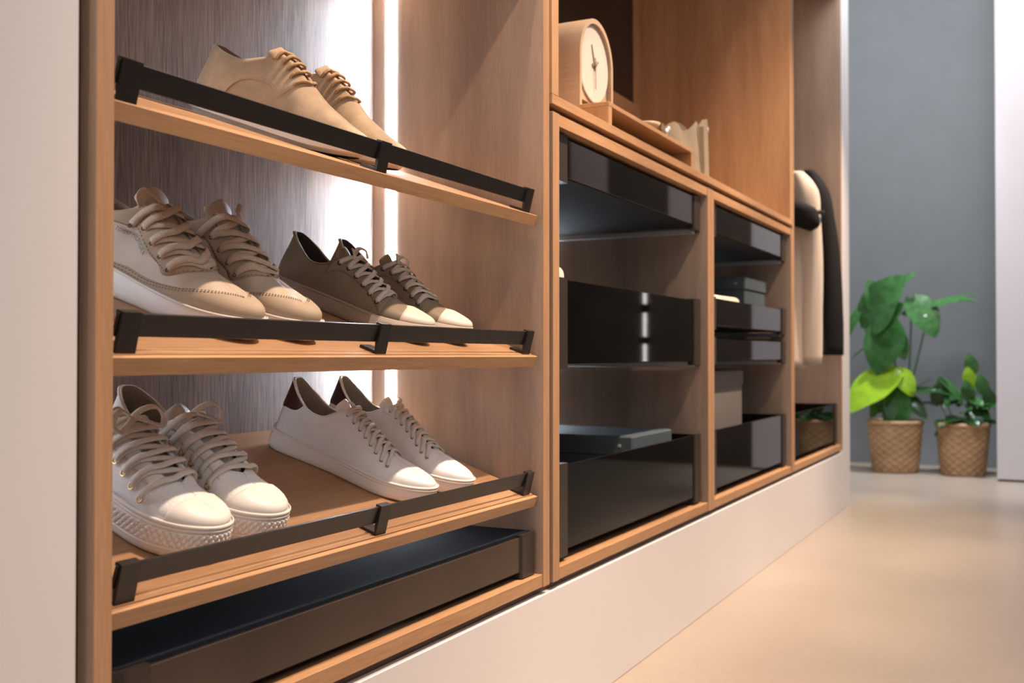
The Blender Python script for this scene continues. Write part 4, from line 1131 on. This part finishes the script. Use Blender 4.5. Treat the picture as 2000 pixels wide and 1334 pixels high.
# (base, tip, kind, set, facing) relative to the pot mouth; y towards the cabinets is +
LEAVES = [
 ((-.02, .16, .62), (-.22, .00, .92), 'mid', LM, (-1, .3, .5), 1.25), ((.03, -.01, .84), (-.04, -.09, .97), 'mid', LM, (-.6, 0, 1), 1.35),
 ((.0, -.10, .80), (-.10, -.26, .60), 'mid', LM, (-.7, 0, 1), 1.2), ((.04, -.20, .74), (.0, -.44, .84), 'mid', LM, (-.4, 0, 1), .85),
 ((.0, -.36, .80), (-.02, -.46, .85), 'mid', LN, (-.2, 0, 1), .9),
 ((-.03, .02, .66), (-.14, .10, .36), 'mid', LM, (-1, 0, .5), 1.25), ((0, .20, .74), (-.05, .30, .58), 'mid', LN, (-1, 0, 1), 1.0),
 ((0, .16, .50), (0, .29, .44), 'mid', LN, (-.4, 0, 1), .8), ((0, .18, .30), (.03, .28, .22), 'dark', LN, (-.4, 0, 1), .8),
 ((-.06, -.02, .34), (-.16, .30, .17), 'lime', LM, (-.8, .0, 1), 1.25), ((-.06, -.03, .36), (-.12, -.12, .22), 'lime', LM, (-.9, 0, .6), 1.1),
 ((-.03, -.05, .22), (-.10, -.34, .30), 'dark', LN, (-.4, 0, 1), .9), ((-.03, -.26, .31), (-.06, -.42, .20), 'mid', LN, (-.5, 0, 1), .9),
 ((-.03, .03, .30), (-.12, .08, .12), 'dark', LM, (-1, 0, .4), 1.0), ((-.03, -.02, .26), (-.14, -.03, -.02), 'mid', LM, (-1, 0, .3), .9),
 ((-.02, -.05, .20), (-.10, -.19, .10), 'dark', LM, (-.8, 0, .6), .9), ((.02, .05, .22), (-.04, .15, .08), 'mid', LM, (-.8, 0, .6), .9),
 ((-.02, .01, .18), (-.12, .03, .02), 'dark', LM, (-1, 0, .3), .9), ((.03, .06, .46), (.0, .13, .30), 'dark', LM, (-1, 0, .3), .9),
 ((-.06, .10, .60), (-.20, -.02, .76), 'mid', LM, (-1, 0, .6), 1.2), ((.0, .06, .70), (-.10, .13, .90), 'mid', LM, (-1, 0, .5), 1.1), ((.04, -.05, .72), (-.06, -.17, .72), 'dark', LM, (-.8, 0, .8), 1.1),
 ((.02, -.14, .15), (-.02, -.26, .19), 'dark', LN, (-.4, 0, 1), .9), ((.02, .0, .60), (-.06, -.06, .44), 'mid', LM, (-1, 0, .3), 1.0)]
for b, t_, kd, st, upv, wd in LEAVES: add_leaf(pl, st[kd], b, t_, upv, wd)
for pts in ([(0, .02, -.01), (0, .05, .30), (-.02, .16, .62)], [(.01, 0, -.01), (.02, .0, .40), (.03, -.01, .84)], [(.0, -.03, -.01), (.02, -.08, .35), (0, -.10, .80)],
            [(.01, -.03, -.01), (.03, -.10, .30), (.04, -.20, .74)], [(0, .02, -.01), (-.02, .03, .3), (-.03, .02, .66)], [(.02, .03, -.01), (.02, .12, .35), (0, .20, .74)],
            [(-.02, 0, -.01), (-.05, -.01, .2), (-.06, -.02, .34)], [(-.02, .03, -.01), (0, .10, .22), (0, .16, .50)], [(-.01, -.03, -.01), (-.02, -.04, .1), (-.03, -.05, .22)], [(-.01, -.10, .24), (-.02, -.2, .30), (-.03, -.26, .31)]):
    stem(pl, pts)
rnd = random.Random(11)
for i in range(46):
    a = rnd.uniform(0, 2*PI); rr = rnd.uniform(.01, .12); h = rnd.uniform(.0, .24)*(1-rr*2.5)+.02
    b = (rr*math.cos(a), rr*math.sin(a), h); ln = rnd.uniform(.07, .12)
    a2 = a+rnd.uniform(-.6, .6); t_ = (b[0]+ln*math.cos(a2), b[1]+ln*math.sin(a2), b[2]+rnd.uniform(-.05, .05))
    add_leaf(bp, LM['dark' if rnd.random() < .8 else 'mid'], b, t_, (-.5, 0, 1), rnd.uniform(.9, 1.2))
for (y, z, kd) in ((-.06, .36, 'mid'), (-.05, .28, 'lime'), (-.12, .24, 'mid'), (-.04, .20, 'mid'), (.10, .22, 'dark'), (.13, .17, 'dark'), (-.16, .16, 'dark')):
    add_leaf(bp, LM[kd], (-.02, y, z-.02), (-.07, y+.02, z+.09), (-1, 0, .2), 1.1)
    stem(bp, [(0, y*.3, -.01), (-.01, y*.7, z*.5), (-.02, y, z)], .004, .003)

# ------------------------------------------------------------------ unseen boards and light bar, added for the smoked glass to mirror
M['panel_pink'] = plain('pale_pink_board', (0.55, 0.46, 0.46), 0.6, nscale=4, namp=0.04)
M['bar_light'] = emis('neutral_light_bar', (1.0, 0.97, 0.92), 3.5)
for y0, y1, lb in ((-2.07, -1.80, 'wide pale pink board added out of view for the glass to mirror'), (-1.36, -1.20, 'narrow pale pink board added out of view for the glass to mirror')):
    t = tag(empty('mirrored_board', (6.79, (y0+y1)/2, 1.55)), lb, 'panel')
    bx('board', t, 6.770, 6.799, y0, y1, 1.55, 2.5, M['panel_pink'], 0.002)
lb_ = tag(empty('light_bar', (6.79, -1.53, 0.60)), 'slim light bar in three lengths added out of view for the glass to mirror', 'lamp')
bx('bar_housing', lb_, 6.785, 6.799, -1.555, -1.505, 0.58, 1.20, M['black_metal'], 0.001)
for z0, z1 in ((0.62, 0.79), (0.84, 1.00), (1.06, 1.14)):
    bx('bar_diffuser', lb_, 6.778, 6.7849, -1.541, -1.519, z0, z1, M['bar_light'], 0.001)
